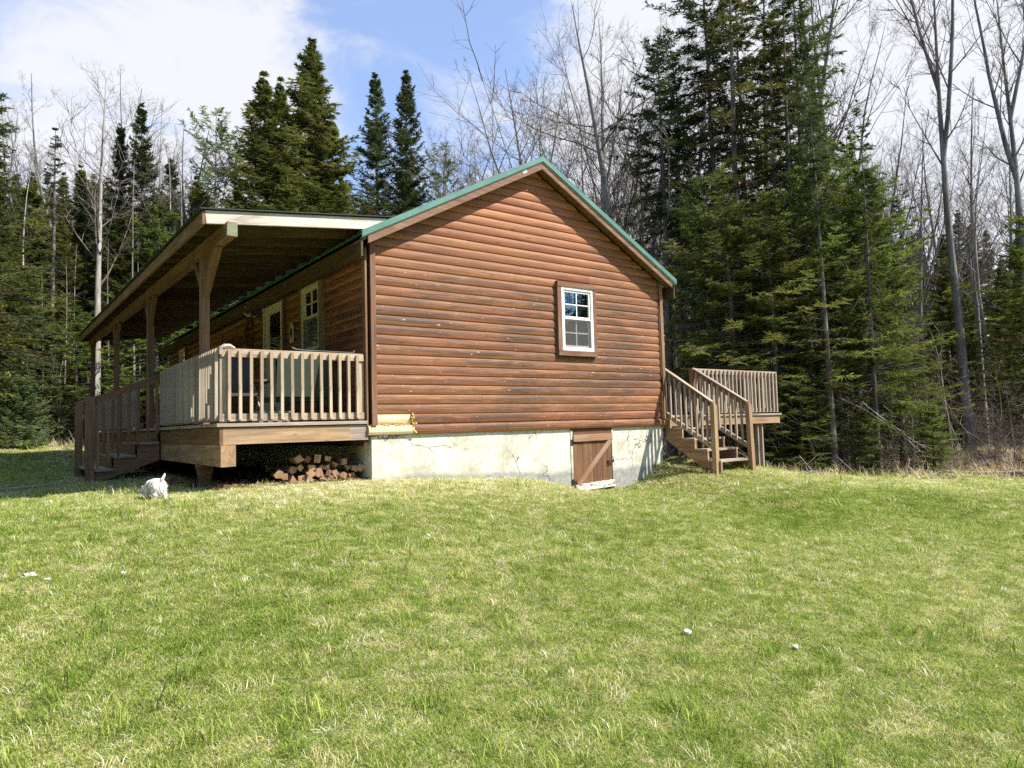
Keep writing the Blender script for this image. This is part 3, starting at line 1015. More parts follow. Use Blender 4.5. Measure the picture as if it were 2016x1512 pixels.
def build_openings():
    window_unit('window', 'g', 3.475, 4.195, 1.178, 2.262, (3.385, 4.265, 1.088, 2.352), True, cabin)
    window_unit('window', 's', 1.69, 2.47, 1.235, 2.305, (1.56, 2.545, 1.15, 2.37), False, cabin, 'cream')
    window_unit('window', 's', 11.50, 12.30, 1.78, 2.30, (11.42, 12.38, 1.70, 2.37), False, cabin, 'cream', screen=False)
    # porch door: cream, one tall pane
    a, b, zt = 3.47, 4.62, 2.40
    fr = MB()
    fr.box(-.055, 0.10, a, a + .06, .06, zt); fr.box(-.055, 0.10, b - .06, b, .06, zt); fr.box(-.057, .10, a + .06, b - .06, zt - .05, zt)
    dr = fr.build('porch_door', M['cream'], cabin)
    lf = MB()
    for (p, q, z0, z1) in ((a + .07, a + .23, .08, zt - .06), (b - .23, b - .07, .08, zt - .06), (a + .23, b - .23, zt - .25, zt - .06), (a + .23, b - .23, .08, .50)):
        lf.box(-.022, .022, p, q, z0, z1)
    lf.build('door_leaf', M['cream'], dr)
    gp = MB(); gp.box(-.006, .006, a + .23, b - .23, .50, zt - .25); gp.build('door_pane', M['glass'], dr)
    kn = MB(); kn.tube([(-.02, a + .14, 1.02), (-.06, a + .14, 1.02)], [.012, .028], 10); kn.build('handle', M['steel'], dr)
    tr = MB()
    tr.box(-.068, -.01, a - .10, a - .004, .05, zt + .02); tr.box(-.068, -.01, b + .004, b + .08, .05, zt + .02)
    tr.build('door_casing', M['trim'], dr)
    # foundation: front wall in two lengths with the hatch opening between, side wall under the porch
    fd = MB()
    t0 = 0.018
    fd.box(0.02, 3.645, t0, t0 + .2, -1.75, -0.146)
    fd.box(4.655, W - .075, t0, t0 + .2, -1.75, -0.146)
    fd.box(3.645, 4.655, t0, t0 + .2, -1.75, -1.215)
    fd.box(0.021, 0.22, t0 + .2, LEN - .2, -1.6, -0.147)
    fd.box(W - .28, W - .08, t0 + .2, LEN - .2, -1.75, -0.147)
    fd.box(0.02, W - .08, LEN - .2, LEN, -1.6, -0.147)
    fd.build('foundation', M['concrete'], cabin)
    jb = MB(); jb.box(3.652, 3.69, t0 - .012, t0 + .03, -1.21, -.17)
    jb.box(4.618, 4.650, t0 - .012, t0 + .03, -1.20, -.17)
    jb.build('hatch_jamb', M['concrete'], cabin)
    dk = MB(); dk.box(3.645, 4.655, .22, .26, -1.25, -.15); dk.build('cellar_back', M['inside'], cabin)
    # plank hatch with ledges and one diagonal brace
    hd = MB(); hd.box(3.66, 4.64, t0 - .006, t0 + .034, -.245, -.150)
    h = hd.build('cellar_hatch', M['hatch'], cabin)
    x = 3.695
    ws = [.118, .112, .125, .100, .118, .112, .122, .108]
    for w_ in ws:
        mb = MB(); z_ = random.uniform(-.004, .004)
        mb.box(x + .0025, x + w_ - .0025, t0 + .004 + random.uniform(-.003, .003), t0 + .03, -1.20, -.25 + z_)
        mb.build('plank', M['hatch'], h); x += w_
    lb = MB(); lb.bar((3.70, t0 - .016, -.305), (4.615, t0 - .016, -.300), .036, .115, jit=.003); lb.build('ledge_board', M['hatchbar'], h)
    lb = MB(); lb.bar((3.735, t0 - .016, -1.150), (4.645, t0 - .016, -1.115), .036, .115, jit=.004)
    o = lb.build('ledge_board', M['peel'], h); o['label'] = 'bottom ledge with peeling white paint'
    lb = MB(); lb.bar((3.78, t0 - .017, -1.09), (4.575, t0 - .017, -.355), .034, .085, up=(-.68, 0, .73), jit=.003); lb.build('brace_board', M['hatchbar'], h)
    for z_ in (-.375, -1.045):
        hg = MB(); hg.box(3.655, 3.70, t0 - .020, t0 - .004, z_ - .05, z_ + .05); hg.box(3.700, 3.80, t0 - .006, t0 + .003, z_ - .018, z_ + .018)
        hg.build('hinge', M['iron'], h)
    la = MB(); la.box(4.50, 4.66, t0 - .012, t0 + .002, -.745, -.715)
    la.tube([(4.53 + .03 * math.cos(q), t0 - .03, -.74 + .03 * math.sin(q)) for q in np.linspace(0, 6.28, 9)], .007, 5, False)
    la.tube([(4.61 + .03 * math.cos(q), t0 - .03, -.72 + .035 * math.sin(q)) for q in np.linspace(0, 6.28, 9)], .006, 5, False)
    la.tube([(4.53, t0 - .02, -.73), (4.56, t0 - .03, -.78), (4.60, t0 - .02, -.745)], .008, 5)
    la.build('latch', M['rust'], h)
    # electric fitting on the far corner
    wl = MB(); wl.tube([(W + .05, .06, 1.62), (W + .075, .06, 1.58), (W + .085, .06, 1.42), (W + .05, .06, 1.34)], [.02, .055, .045, .02], 10)
    wl.build('corner_lamp', M['white'], cabin)


build_cabin_walls()
build_cabin_roof()
build_openings()

# ---------------------------------------------------------------- the covered porch
DZ = 0.06                                  # deck surface
PX = -1.97                                 # outer edge of the deck
porch = tag(empty('covered_porch', (-1.0, 0, -0.78)), 'covered wooden porch with railing and steps along the cabin side wall', 'porch')


def rake_y(y, a, b): return a + (b - a) * (y + .2) / 14.6


def fas(y):   # outer edge of the porch roof: x and z of the underside of the fascia
    return rake_y(y, -2.205, -2.300), rake_y(y, 2.422, 2.66)


def bmx(y):   # timber beam carried by the posts: x, z of its lower inner edge
    return rake_y(y, -1.905, -1.985), rake_y(y, 2.285, 2.60)


def build_porch_frame():
    # deck boards run across; the ends show in the edge of the floor
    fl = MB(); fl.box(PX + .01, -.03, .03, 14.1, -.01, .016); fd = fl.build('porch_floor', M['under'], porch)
    y = -0.03
    me = None
    k = 0
    while y < 14.1:
        o = None
        mb = MB(); ex = random.uniform(-.012, .012)
        mb.box(PX - .035 + ex, -.055, y, y + .136, .018, DZ + random.uniform(-.002, .002))
        mb.build('floor_board', M['deckgrey'], fd)
        y += .142; k += 1
        if k > 98: break
    rm = MB(); rm.bar((PX + .03, .015, -.098), (-.30, .015, -.098), .04, .205, jit=.002); rm.build('rim_board', M['rim'], porch)
    rm = MB(); rm.bar((-.299, .018, -.098), (-.04, .018, -.098), .04, .205, jit=.002); rm.build('rim_board', M['deckgrey'], porch)
    rm = MB(); rm.bar((PX + .022, -.006, -.098), (PX + .022, 14.1, -.098), .04, .205); rm.build('rim_board', M['beam'], porch)
    gd = MB()
    gd.bar((PX + .05, -.045, -.335), (PX + .05, 14.1, -.335), .09, .262); gd.bar((PX + .138, -.040, -.335), (PX + .138, 14.1, -.335), .085, .258)
    gd.build('girder', M['rim'], porch)
    y = .6
    me = None
    while y < 14:
        if me is None:
            jb = MB(); jb.box(PX + .05, -.05, -.02, .02, -.20, -.012); me = jb.mesh('joist', M['under'])
        link_mesh('joist', me, fd, (0, y, 0)); y += .6
    ld = MB(); ld.bar((-.06, .04, -.22), (-.06, 14, -.22), .05, .14); ld.build('ledger', M['under'], porch)
    # tapered piers under the girder
    me = None
    for y in (1.15, 4.8, 9.2, 13.2):
        if me is None:
            pm = MB()
            b0, b1 = .035, .105
            vs = [(-b0, -b0, 0), (b0, -b0, 0), (b0, b0, 0), (-b0, b0, 0), (-b1, -b1, .36), (b1, -b1, .36), (b1, b1, .36), (-b1, b1, .36)]
            pm.add(vs, [(3, 2, 1, 0), (4, 5, 6, 7), (0, 1, 5, 4), (1, 2, 6, 5), (2, 3, 7, 6), (3, 0, 4, 7)])
            me = pm.mesh('pier', M['beam'])
        link_mesh('pier', me, porch, (PX + .09, y, -.82))
    # posts, knee braces, beam
    for i, y in enumerate((1.0, 5.0, 9.28, 14.0)):
        bx, bz = bmx(y)
        p = MB(); p.bar((bx, y, DZ), (bx, y, bz), .108, .108, up=(0, 1, 0), jit=.002)
        po = p.build('post', M['beam'], porch)
        for d in (-1, 1):
            br = MB()
            if d < 0 and i == 0:
                br.bar((bx, y - .02, bz - .52), (bx, y - .72, bz + .02), .085, .12, up=(0, .7, .7), jit=.004)
            else:
                br.bar((bx, y + d * .03, bz - .48), (bx, y + d * .46, bz - .005), .06, .085, up=(0, -d * .7, .7))
            br.build('knee_brace', M['beam'], po)
    bm = MB()
    (ax, az), (cx, cz) = bmx(-.30), bmx(14.5)
    bm.bar((ax, -.30, az + .083), (cx, 14.5, cz + .083), .115, .165)
    bm.build('beam', M['beam'], porch)
    me_ = MB(); me_.bar((ax, -.352, az + .082), (ax, -.301, az + .083), .117, .168, jit=.004); me_.build('beam_end', M['moss'], porch)
    # rafters, fascia, roof sheet
    y = -.18
    k = 0
    while y < 14.5:
        fx, fz_ = fas(y)
        zi = 2.422 + .119 * (0.0 - fx) + (fz_ - 2.422)
        hb = .155
        xi = 0.20 if k == 0 else 0.0
        zi = fz_ + .119 * (xi - fx)
        mb = MB()
        mb.bar((fx + .04, y, fz_ + .01 + hb / 2), (xi, y, zi + hb / 2), .038, hb)
        if k == 0:
            o = mb.build('end_rafter', M['raw'], porch); o['label'] = 'silvery weathered end board of the porch roof'
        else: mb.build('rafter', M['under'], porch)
        y += .61 if k else .60
        k += 1
    (ax, az), (cx, cz) = fas(-.2), fas(14.4)
    fb = MB(); fb.bar((ax + .018, -.2, az + .075), (cx + .018, 14.42, cz + .075), .036, .15); fb.build('fascia_board', M['fascia'], porch)
    rs = MB()
    vs = []
    for (y, (fx, fz_)) in ((-.235, fas(-.2)), (14.5, fas(14.4))):
        for (dx, dz) in ((-.035, .168), (-.035, .182)):
            vs.append((fx + dx, y, fz_ + dz))
        zi = fz_ + .119 * (.33 - fx)
        vs.append((.33, y, zi + .170)); vs.append((.33, y, zi + .184))
    rs.add(vs, [(0, 1, 3, 2), (4, 6, 7, 5), (0, 4, 5, 1), (2, 3, 7, 6), (1, 5, 7, 3), (0, 2, 6, 4)])
    rs.build('roof_sheet', M['darkroof'], porch)
    vp = MB(); vp.tube([(-.9, 1.5, 2.70), (-.9, 1.5, 3.02)], .03, 8); vp.build('vent_pipe', M['steel'], porch)


def railing(parent, name, a, b, top, bot, spacing, mat_top, mat_bal, side, skip=(), first=.10, balz=None, rail_w=.09, cap=True):
    """rail between two plan points; balusters are on the outer face ('side' = outward unit vector)"""
    ax, ay = a; bx, by = b
    L_ = math.hypot(bx - ax, by - ay)
    d = ((bx - ax) / L_, (by - ay) / L_)
    tr = MB()
    tr.bar((ax, ay, top - .045), (bx, by, top - .045), .038, .088, jit=.002)
    r = tr.build(name, mat_top, parent)
    br = MB()
    br.bar((ax, ay, bot + .045), (bx, by, bot + .045), .038, .09, jit=.002)
    br.build('bottom_rail', mat_top, r)
    if cap:
        cp = MB(); cp.bar((ax - side[0] * .02, ay - side[1] * .02, top + .006), (bx - side[0] * .02, by - side[1] * .02, top + .006), rail_w * .75, .012); cp.build('rail_cap', mat_top, r)
    z0, z1 = (bot + .015, top - .012) if balz is None else balz
    bm = MB(); bm.bar((0, 0, z0), (0, 0, z1), .036, .036, up=(0, 1, 0)); me = bm.mesh('baluster', mat_bal)
    u = first
    while u < L_ - .04:
        c = (ax + d[0] * u + side[0] * .040, ay + d[1] * u + side[1] * .040, 0)
        o = link_mesh('baluster', me, r, c)
        o.rotation_euler = (random.uniform(-.006, .006), random.uniform(-.006, .006), random.uniform(-.12, .12))
        u += spacing * random.uniform(.97, 1.03)
    return r


def build_porch_rail():
    RT, RB = 0.966, 0.085
    # end railing facing the lawn
    railing(porch, 'end_railing', (PX + .02, .03), (-.08, .03), RT, RB, .129, M['deck'], M['deck'], (0, -1), first=.09)
    bk = MB(); bk.tube([(PX + .03, .03, RT + .008), (PX + .07, .03, RT + .035), (PX + .13, .03, RT + .04), (PX + .19, .03, RT + .012)], [.03, .035, .032, .02], 7)
    bk.build('warped_rail_end', M['deckgrey'], porch)
    for (x, y) in ((PX + .055, .075), (-.12, .075)):
        p = MB(); p.bar((x, y, DZ), (x, y, RT - .01), .085, .085, up=(0, 1, 0)); p.build('rail_post', M['deck'], porch)
    # long railing on the outer side as far as the steps
    railing(porch, 'side_railing', (PX + .02, -.01), (PX + .02, 3.66), RT + .02, RB, .118, M['deckgrey'], M['deckgrey'], (-1, 0), first=.08)
    p = MB(); p.bar((PX + .06, 3.62, DZ), (PX + .06, 3.62, RT), .085, .085, up=(0, 1, 0)); p.build('rail_post', M['beam'], porch)
    railing(porch, 'side_railing', (PX + .02, 5.75), (PX + .02, 14.0), RT + .02, RB, .13, M['deckgrey'], M['deckgrey'], (-1, 0), first=.08)
    # steps down to the lawn
    ya, yb = 3.78, 5.66
    st = empty('porch_steps', (0, 0, 0)); st.parent = porch
    st.location = (-2.4 - porch.location[0], 4.7 - porch.location[1], 0)
    xs = [(PX - .03, -.17), (PX - .36, -.37), (PX - .69, -.565)]
    for (x, z) in xs:
        tm = MB(); tm.box(x - .31, x, ya - .05, yb + .05, z - .038, z, jit=.003); tm.build('tread', M['deckgrey'], st)
        rr = MB(); rr.box(x - .02, x, ya + .05, yb - .05, z, z + .16); rr.build('riser', M['beam'], st)
    for y in (ya - .0, yb):
        sg = MB()
        pts = [(PX - .02, -.44), (PX - .02, -.172)]
        for (x, z) in xs: pts += [(x - .02, z - .04), (x - .31, z - .04)]
        pts += [(PX - .95, -.76)]
        # drop the last corner to the ground and return along the underside
        pts = [(PX - .02, -.47), (PX - .02, -.21), (PX - .34, -.21), (PX - .34, -.41), (PX - .67, -.41), (PX - .67, -.605), (PX - 1.0, -.605), (PX - 1.0, -.77), (PX - .86, -.77)]
        sg.prism(pts, y - .02, 'y', y + .02); sg.build('stringer', M['beam'], st)
    for y in (ya - .01, yb + .01):
        nw = MB(); nw.bar((-2.965, y, gz1(-2.965, y) - .05), (-2.965, y, .565), .115, .115, up=(0, 1, 0), jit=.003); nw.build('newel_post', M['beam'], st)
    for y in (ya - .01, yb + .01):
        hr = MB(); hr.bar((-2.91, y, .500), (PX + .02, y, .895), .04, .115); hr.build('handrail', M['beam'], st)
        bm = None
        n = 7
        for q in range(n):
            x = -2.86 + q * (PX - .06 + 2.86) / (n - 1)
            zt = .500 + (x + 2.91) / (PX + .02 + 2.91) * .395 - .01
            zb = max(-.60, min(-.02, -.55 + (x + 2.86) * .62))
            b_ = MB(); b_.bar((x, y - .035, zb), (x + random.uniform(-.006, .006), y - .035, zt), .036, .036, up=(0, 1, 0)); b_.build('baluster', M['beam'], st)


build_porch_frame()
build_porch_rail()

# ---------------------------------------------------------------- the side deck and its steps
deck = tag(empty('side_deck', (8.0, 1.5, -1.0)), 'weathered wooden deck with railing and steps behind the cabin right corner', 'deck')


def build_side_deck():
    X0, X1, Y0, Y1 = 6.06, 9.98, 0.10, 2.3
    fl = MB(); fl.box(X0, X1, Y0 + .04, Y1, -.01, .016); fd = fl.build('deck_floor', M['under'], deck)
    y = Y0 - .03
    while y < Y1:
        mb = MB(); mb.box(X0, X1 + .05 + random.uniform(-.01, .01), y, y + .136, .018, DZ - .005); mb.build('floor_board', M['deckgrey'], fd); y += .142
    rm = MB(); rm.bar((X0 + .02, Y0 + .02, -.062), (X1 + .02, Y0 + .02, -.062), .04, .20, jit=.002); rm.build('rim_board', M['rim'], deck)
    rm = MB(); rm.bar((X1, Y0 + .042, -.062), (X1, Y1, -.062), .04, .20); rm.build('rim_board', M['rim'], deck)
    for x in (9.24, 9.40):
        p = MB(); p.bar((x, Y0 + .10, -1.4), (x, Y0 + .10, -.165), .042, .09, up=(0, 1, 0)); p.build('support_post', M['deckgrey'], deck)
    for (x, y) in ((7.1, Y0 + .1), (9.9, Y1 - .1), (7.1, Y1 - .1)):
        p = MB(); p.bar((x, y, -1.5), (x, y, -.02), .09, .09, up=(0, 1, 0)); p.build('support_post', M['beam'], deck)
    railing(deck, 'front_railing', (7.04, Y0 + .02), (X1 - .02, Y0 + .02), .972, .085, .133, M['deck'], M['deckgrey'], (0, -1), first=.05)
    railing(deck, 'end_railing', (X1 - .02, Y0 + .03), (X1 - .02, Y1), .972, .085, .125, M['deckgrey'], M['deckgrey'], (1, 0), first=.1)
    # steps towards the lawn between two raked railings
    st = empty('deck_steps', (0, 0, 0)); st.parent = deck
    st.location = (6.6 - deck.location[0], -.5 - deck.location[1], 0)
    xa, xb = 6.17, 7.02
    for k, (y, z) in enumerate(((-.02, -.19), (-.30, -.385), (-.58, -.58), (-.86, -.775))):
        tm = MB(); tm.box(xa - .02, xb + .03, y - .28, y, z - .036, z, jit=.003); tm.build('tread', M['deckgrey'], st)
    for x in (xa, xb):
        sg = MB()
        pts = [(.09, -.42), (.09, -.03), (-.02, -.03), (-.02, -.227), (-.30, -.227), (-.30, -.422), (-.58, -.422), (-.58, -.617), (-.86, -.617), (-.86, -.812), (-1.14, -.812), (-1.14, -.99), (-.86, -.99)]
        sg.prism(pts, x - .02, 'x', x + .02); sg.build('stringer', M['hatchbar'], st)
    for x, xo, yb_ in ((xa - .06, 0.0, -1.06), (xb + .02, .06, -1.13)):
        g = gz1(x, yb_)
        nw = MB(); nw.bar((x, yb_ - .03 * (x > 6.5), g - .05), (x, yb_, .215), .088, .088, up=(0, 1, 0), jit=.002); nw.build('newel_post', M['rim'], st)
        hr = MB(); hr.bar((x, yb_ + .03, .205), (x, .09, .925), .038, .09); hr.build('handrail', M['beam'], st)
        cp = MB(); cp.bar((x, yb_ + .02, .205 + .06), (x, .09, .925 + .056), .085, .022); cp.build('rail_cap', M['deckgrey'], st)
        lr = MB(); lr.bar((x, yb_ + .05, -.545), (x, .09, .115), .038, .085); lr.build('lower_rail', M['deckgrey'], st)
        n = 9
        for q in range(n):
            f = (q + .5) / n
            y = yb_ + .06 + f * (.06 - yb_ - .06)
            zt = .205 + (.925 - .205) * (y - yb_) / (.09 - yb_)
            zb = -.58 + (.66) * (y - yb_) / (.09 - yb_)
            b_ = MB(); b_.bar((x - .038, y, zb), (x - .038, y, zt + .02), .034, .034, up=(0, 1, 0)); b_.build('baluster', M['deckgrey'], st)
    p = MB(); p.bar((7.02, .10, -.2), (7.02, .10, .97), .088, .088, up=(0, 1, 0)); p.build('rail_post', M['beam'], deck)
    # low lean-to lattice boards propped behind the steps
    for k, x in enumerate((6.20, 6.36)):
        p = MB(); p.bar((x, 1.4 + .1 * k, DZ), (x, 1.45 + .1 * k, .72 + .05 * k), .11, .03, up=(0, 1, 0)); p.build('stored_board', M['deckgrey'], deck)


build_side_deck()

# ---------------------------------------------------------------- trees
def unit(v): return v / (np.linalg.norm(v, axis=-1, keepdims=True) + 1e-12)


def frame(d):
    ref = np.where(np.abs(d[..., 2:3]) < .9, np.array([0, 0, 1.0]), np.array([1.0, 0, 0]))
    u = unit(np.cross(d, ref))
    return u, np.cross(d, u)


class Geo:
    def __init__(self): self.V, self.Q, self.T, self.S, self.n = [], [], [], [], 0

    def tubes(self, P, Rd, s):
        N, k, _ = P.shape
        tan = unit(np.gradient(P, axis=1))
        u, v = frame(tan)
        a = np.arange(s) * 2 * math.pi / s
        ring = P[:, :, None, :] + Rd[:, :, None, None] * (np.cos(a)[None, None, :, None] * u[:, :, None, :] + np.sin(a)[None, None, :, None] * v[:, :, None, :])
        idx = np.arange(N * k * s).reshape(N, k, s) + self.n
        A = idx[:, :-1, :]; B = idx[:, 1:, :]
        q = np.stack((A, np.roll(A, -1, 2), np.roll(B, -1, 2), B), -1).reshape(-1, 4)
        self.V.append(ring.reshape(-1, 3)); self.Q.append(q); self.n += N * k * s

    def tris(self, a, b, c, shade=None):
        N = len(a)
        if shade is not None: self.S.append(np.repeat(shade.ravel(), 3))
        self.V.append(np.stack((a, b, c), 1).reshape(-1, 3))
        self.T.append(np.arange(N * 3).reshape(-1, 3) + self.n); self.n += N * 3

    def arrays(self):
        return (np.concatenate(self.V), np.concatenate(self.T) if self.T else None, np.concatenate(self.Q) if self.Q else None)

    def mesh(self, name, mats, smooth=False):
        V, T, Q = self.arrays()
        me = np_mesh(name, V, T, Q, mats, smooth=smooth)
        if self.S:
            sa = me.attributes.new('shade', 'FLOAT', 'POINT')
            sa.data.foreach_set('value', np.concatenate(self.S).astype(np.float32))
        return me


def polyline(base, dirs, length, k, wob, lift, rng, droop=0.0):
    """N curved limbs of k points"""
    N = len(base)
    P = np.zeros((N, k, 3)); P[:, 0] = base
    d = unit(dirs)
    st = (length / (k - 1))[:, None]
    for i in range(1, k):
        d = unit(d + rng.normal(0, wob, (N, 3)) + np.array([0, 0, lift - droop * i / k]))
        P[:, i] = P[:, i - 1] + d * st
    return P


def along(P, t):
    """points and tangents at parameters t (N,m) on polylines (N,k,3)"""
    N, k, _ = P.shape
    f = np.clip(t, 0, .9999) * (k - 1)
    i = f.astype(int); w = (f - i)[..., None]
    n = np.arange(N)[:, None]
    a, b = P[n, i], P[n, i + 1]
    return a * (1 - w) + b * w, unit(b - a)


def bare_tree(seed, H, r0, spread=1.0, first=0.35, limbs=12, fork=True, wob=.06, lean=(0, 0), dense=1.0, up=.10, ang=(35, 65), l2=6, l3=4, fsp=.34):
    """leafless hardwood: trunk (one mesh) and the branch work (another)"""
    rng = np.random.default_rng(seed)
    tr, br = Geo(), Geo()
    k = 12
    P0 = polyline(np.zeros((1, 3)), np.array([[lean[0], lean[1], 1.0]]), np.array([H]), k, wob * .5, .06, rng)
    R0 = r0 * (1 - np.linspace(0, 1, k) ** 1.15 * .93)
    R0[0] *= 1.25
    tr.tubes(P0, R0[None], 9)
    lim = [(P0, R0[None])]
    if fork:
        base, tg = along(P0, np.array([[first * 1.1, first * 1.35]]))
        az = rng.uniform(0, 6.28); dd = np.array([[math.cos(az), math.sin(az), 0], [-math.cos(az), -math.sin(az), 0]])
        Pf = polyline(base[0], tg[0] * 1.0 + dd * fsp, H * np.array([.62, .52]), 9, wob, .05, rng)
        Rf = r0 * .52 * (1 - np.linspace(0, 1, 9) * .93)[None] * np.array([[1.0], [.8]])
        tr.tubes(Pf, Rf, 7)
        lim.append((Pf, Rf))
    L1P, L1R = [], []
    for (P, Rr) in lim:
        N = len(P); m = limbs
        t = np.sort(rng.uniform(first if P is P0 else .12, .97, (N, m)), 1)
        b, tg = along(P, t)
        az = np.cumsum(rng.uniform(1.6, 3.0, (N, m)), 1)
        u, v = frame(tg)
        side = np.cos(az)[..., None] * u + np.sin(az)[..., None] * v
        an = np.radians(rng.uniform(ang[0], ang[1], (N, m)))[..., None]
        d = tg * np.cos(an) + side * np.sin(an)
        Ls = (H * .34 * spread * (1.05 - t) ** .75 * rng.uniform(.6, 1.15, (N, m))).ravel()
        q = polyline(b.reshape(-1, 3), d.reshape(-1, 3), Ls, 7, wob * 1.6, up, rng)
        rr = np.interp(t.ravel(), np.linspace(0, 1, Rr.shape[1]), Rr[0]) * .45
        rr = np.minimum(np.maximum(rr * .85, .006), Ls * .015 + .004)
        R = rr[:, None] * (1 - np.linspace(0, 1, 7) * .85)
        br.tubes(q, R, 5); L1P.append(q); L1R.append(R)
    P, Rr = np.concatenate(L1P), np.concatenate(L1R)

    def level(P, Rr, m, ratio, k, s, an0, an1, wob_, up_, rmin):
        N = len(P)
        m = max(1, int(round(m * dense)))
        t = rng.uniform(.15, 1.0, (N, m))
        b, tg = along(P, t)
        u, v = frame(tg)
        az = rng.uniform(0, 6.28, (N, m))
        side = np.cos(az)[..., None] * u + np.sin(az)[..., None] * v
        an = np.radians(rng.uniform(an0, an1, (N, m)))[..., None]
        d = tg * np.cos(an) + side * np.sin(an)
        ln = np.linalg.norm(P[:, -1] - P[:, 0], axis=1)
        Ls = (ln[:, None] * ratio * rng.uniform(.5, 1.2, (N, m)) * (1.15 - t * .6)).ravel()
        q = polyline(b.reshape(-1, 3), d.reshape(-1, 3), Ls, k, wob_, up_, rng)
        rr = np.maximum(Rr[:, 0][:, None] * np.ones((1, m)) * .5, rmin).ravel()
        R = rr[:, None] * (1 - np.linspace(0, 1, k) * .75)
        br.tubes(q, R, s)
        return q, R
    P2, R2 = level(P, Rr, l2, .50, 5, 4, 25, 60, .12, .06, .0045)
    P3, R3 = level(P2, R2, l3, .50, 4, 3, 25, 60, .14, .05, .0032)
    level(P3, R3, 2, .55, 3, 3, 20, 55, .15, .04, .0026)
    return tr.mesh('trunk', [], True), br.mesh('branches', [])


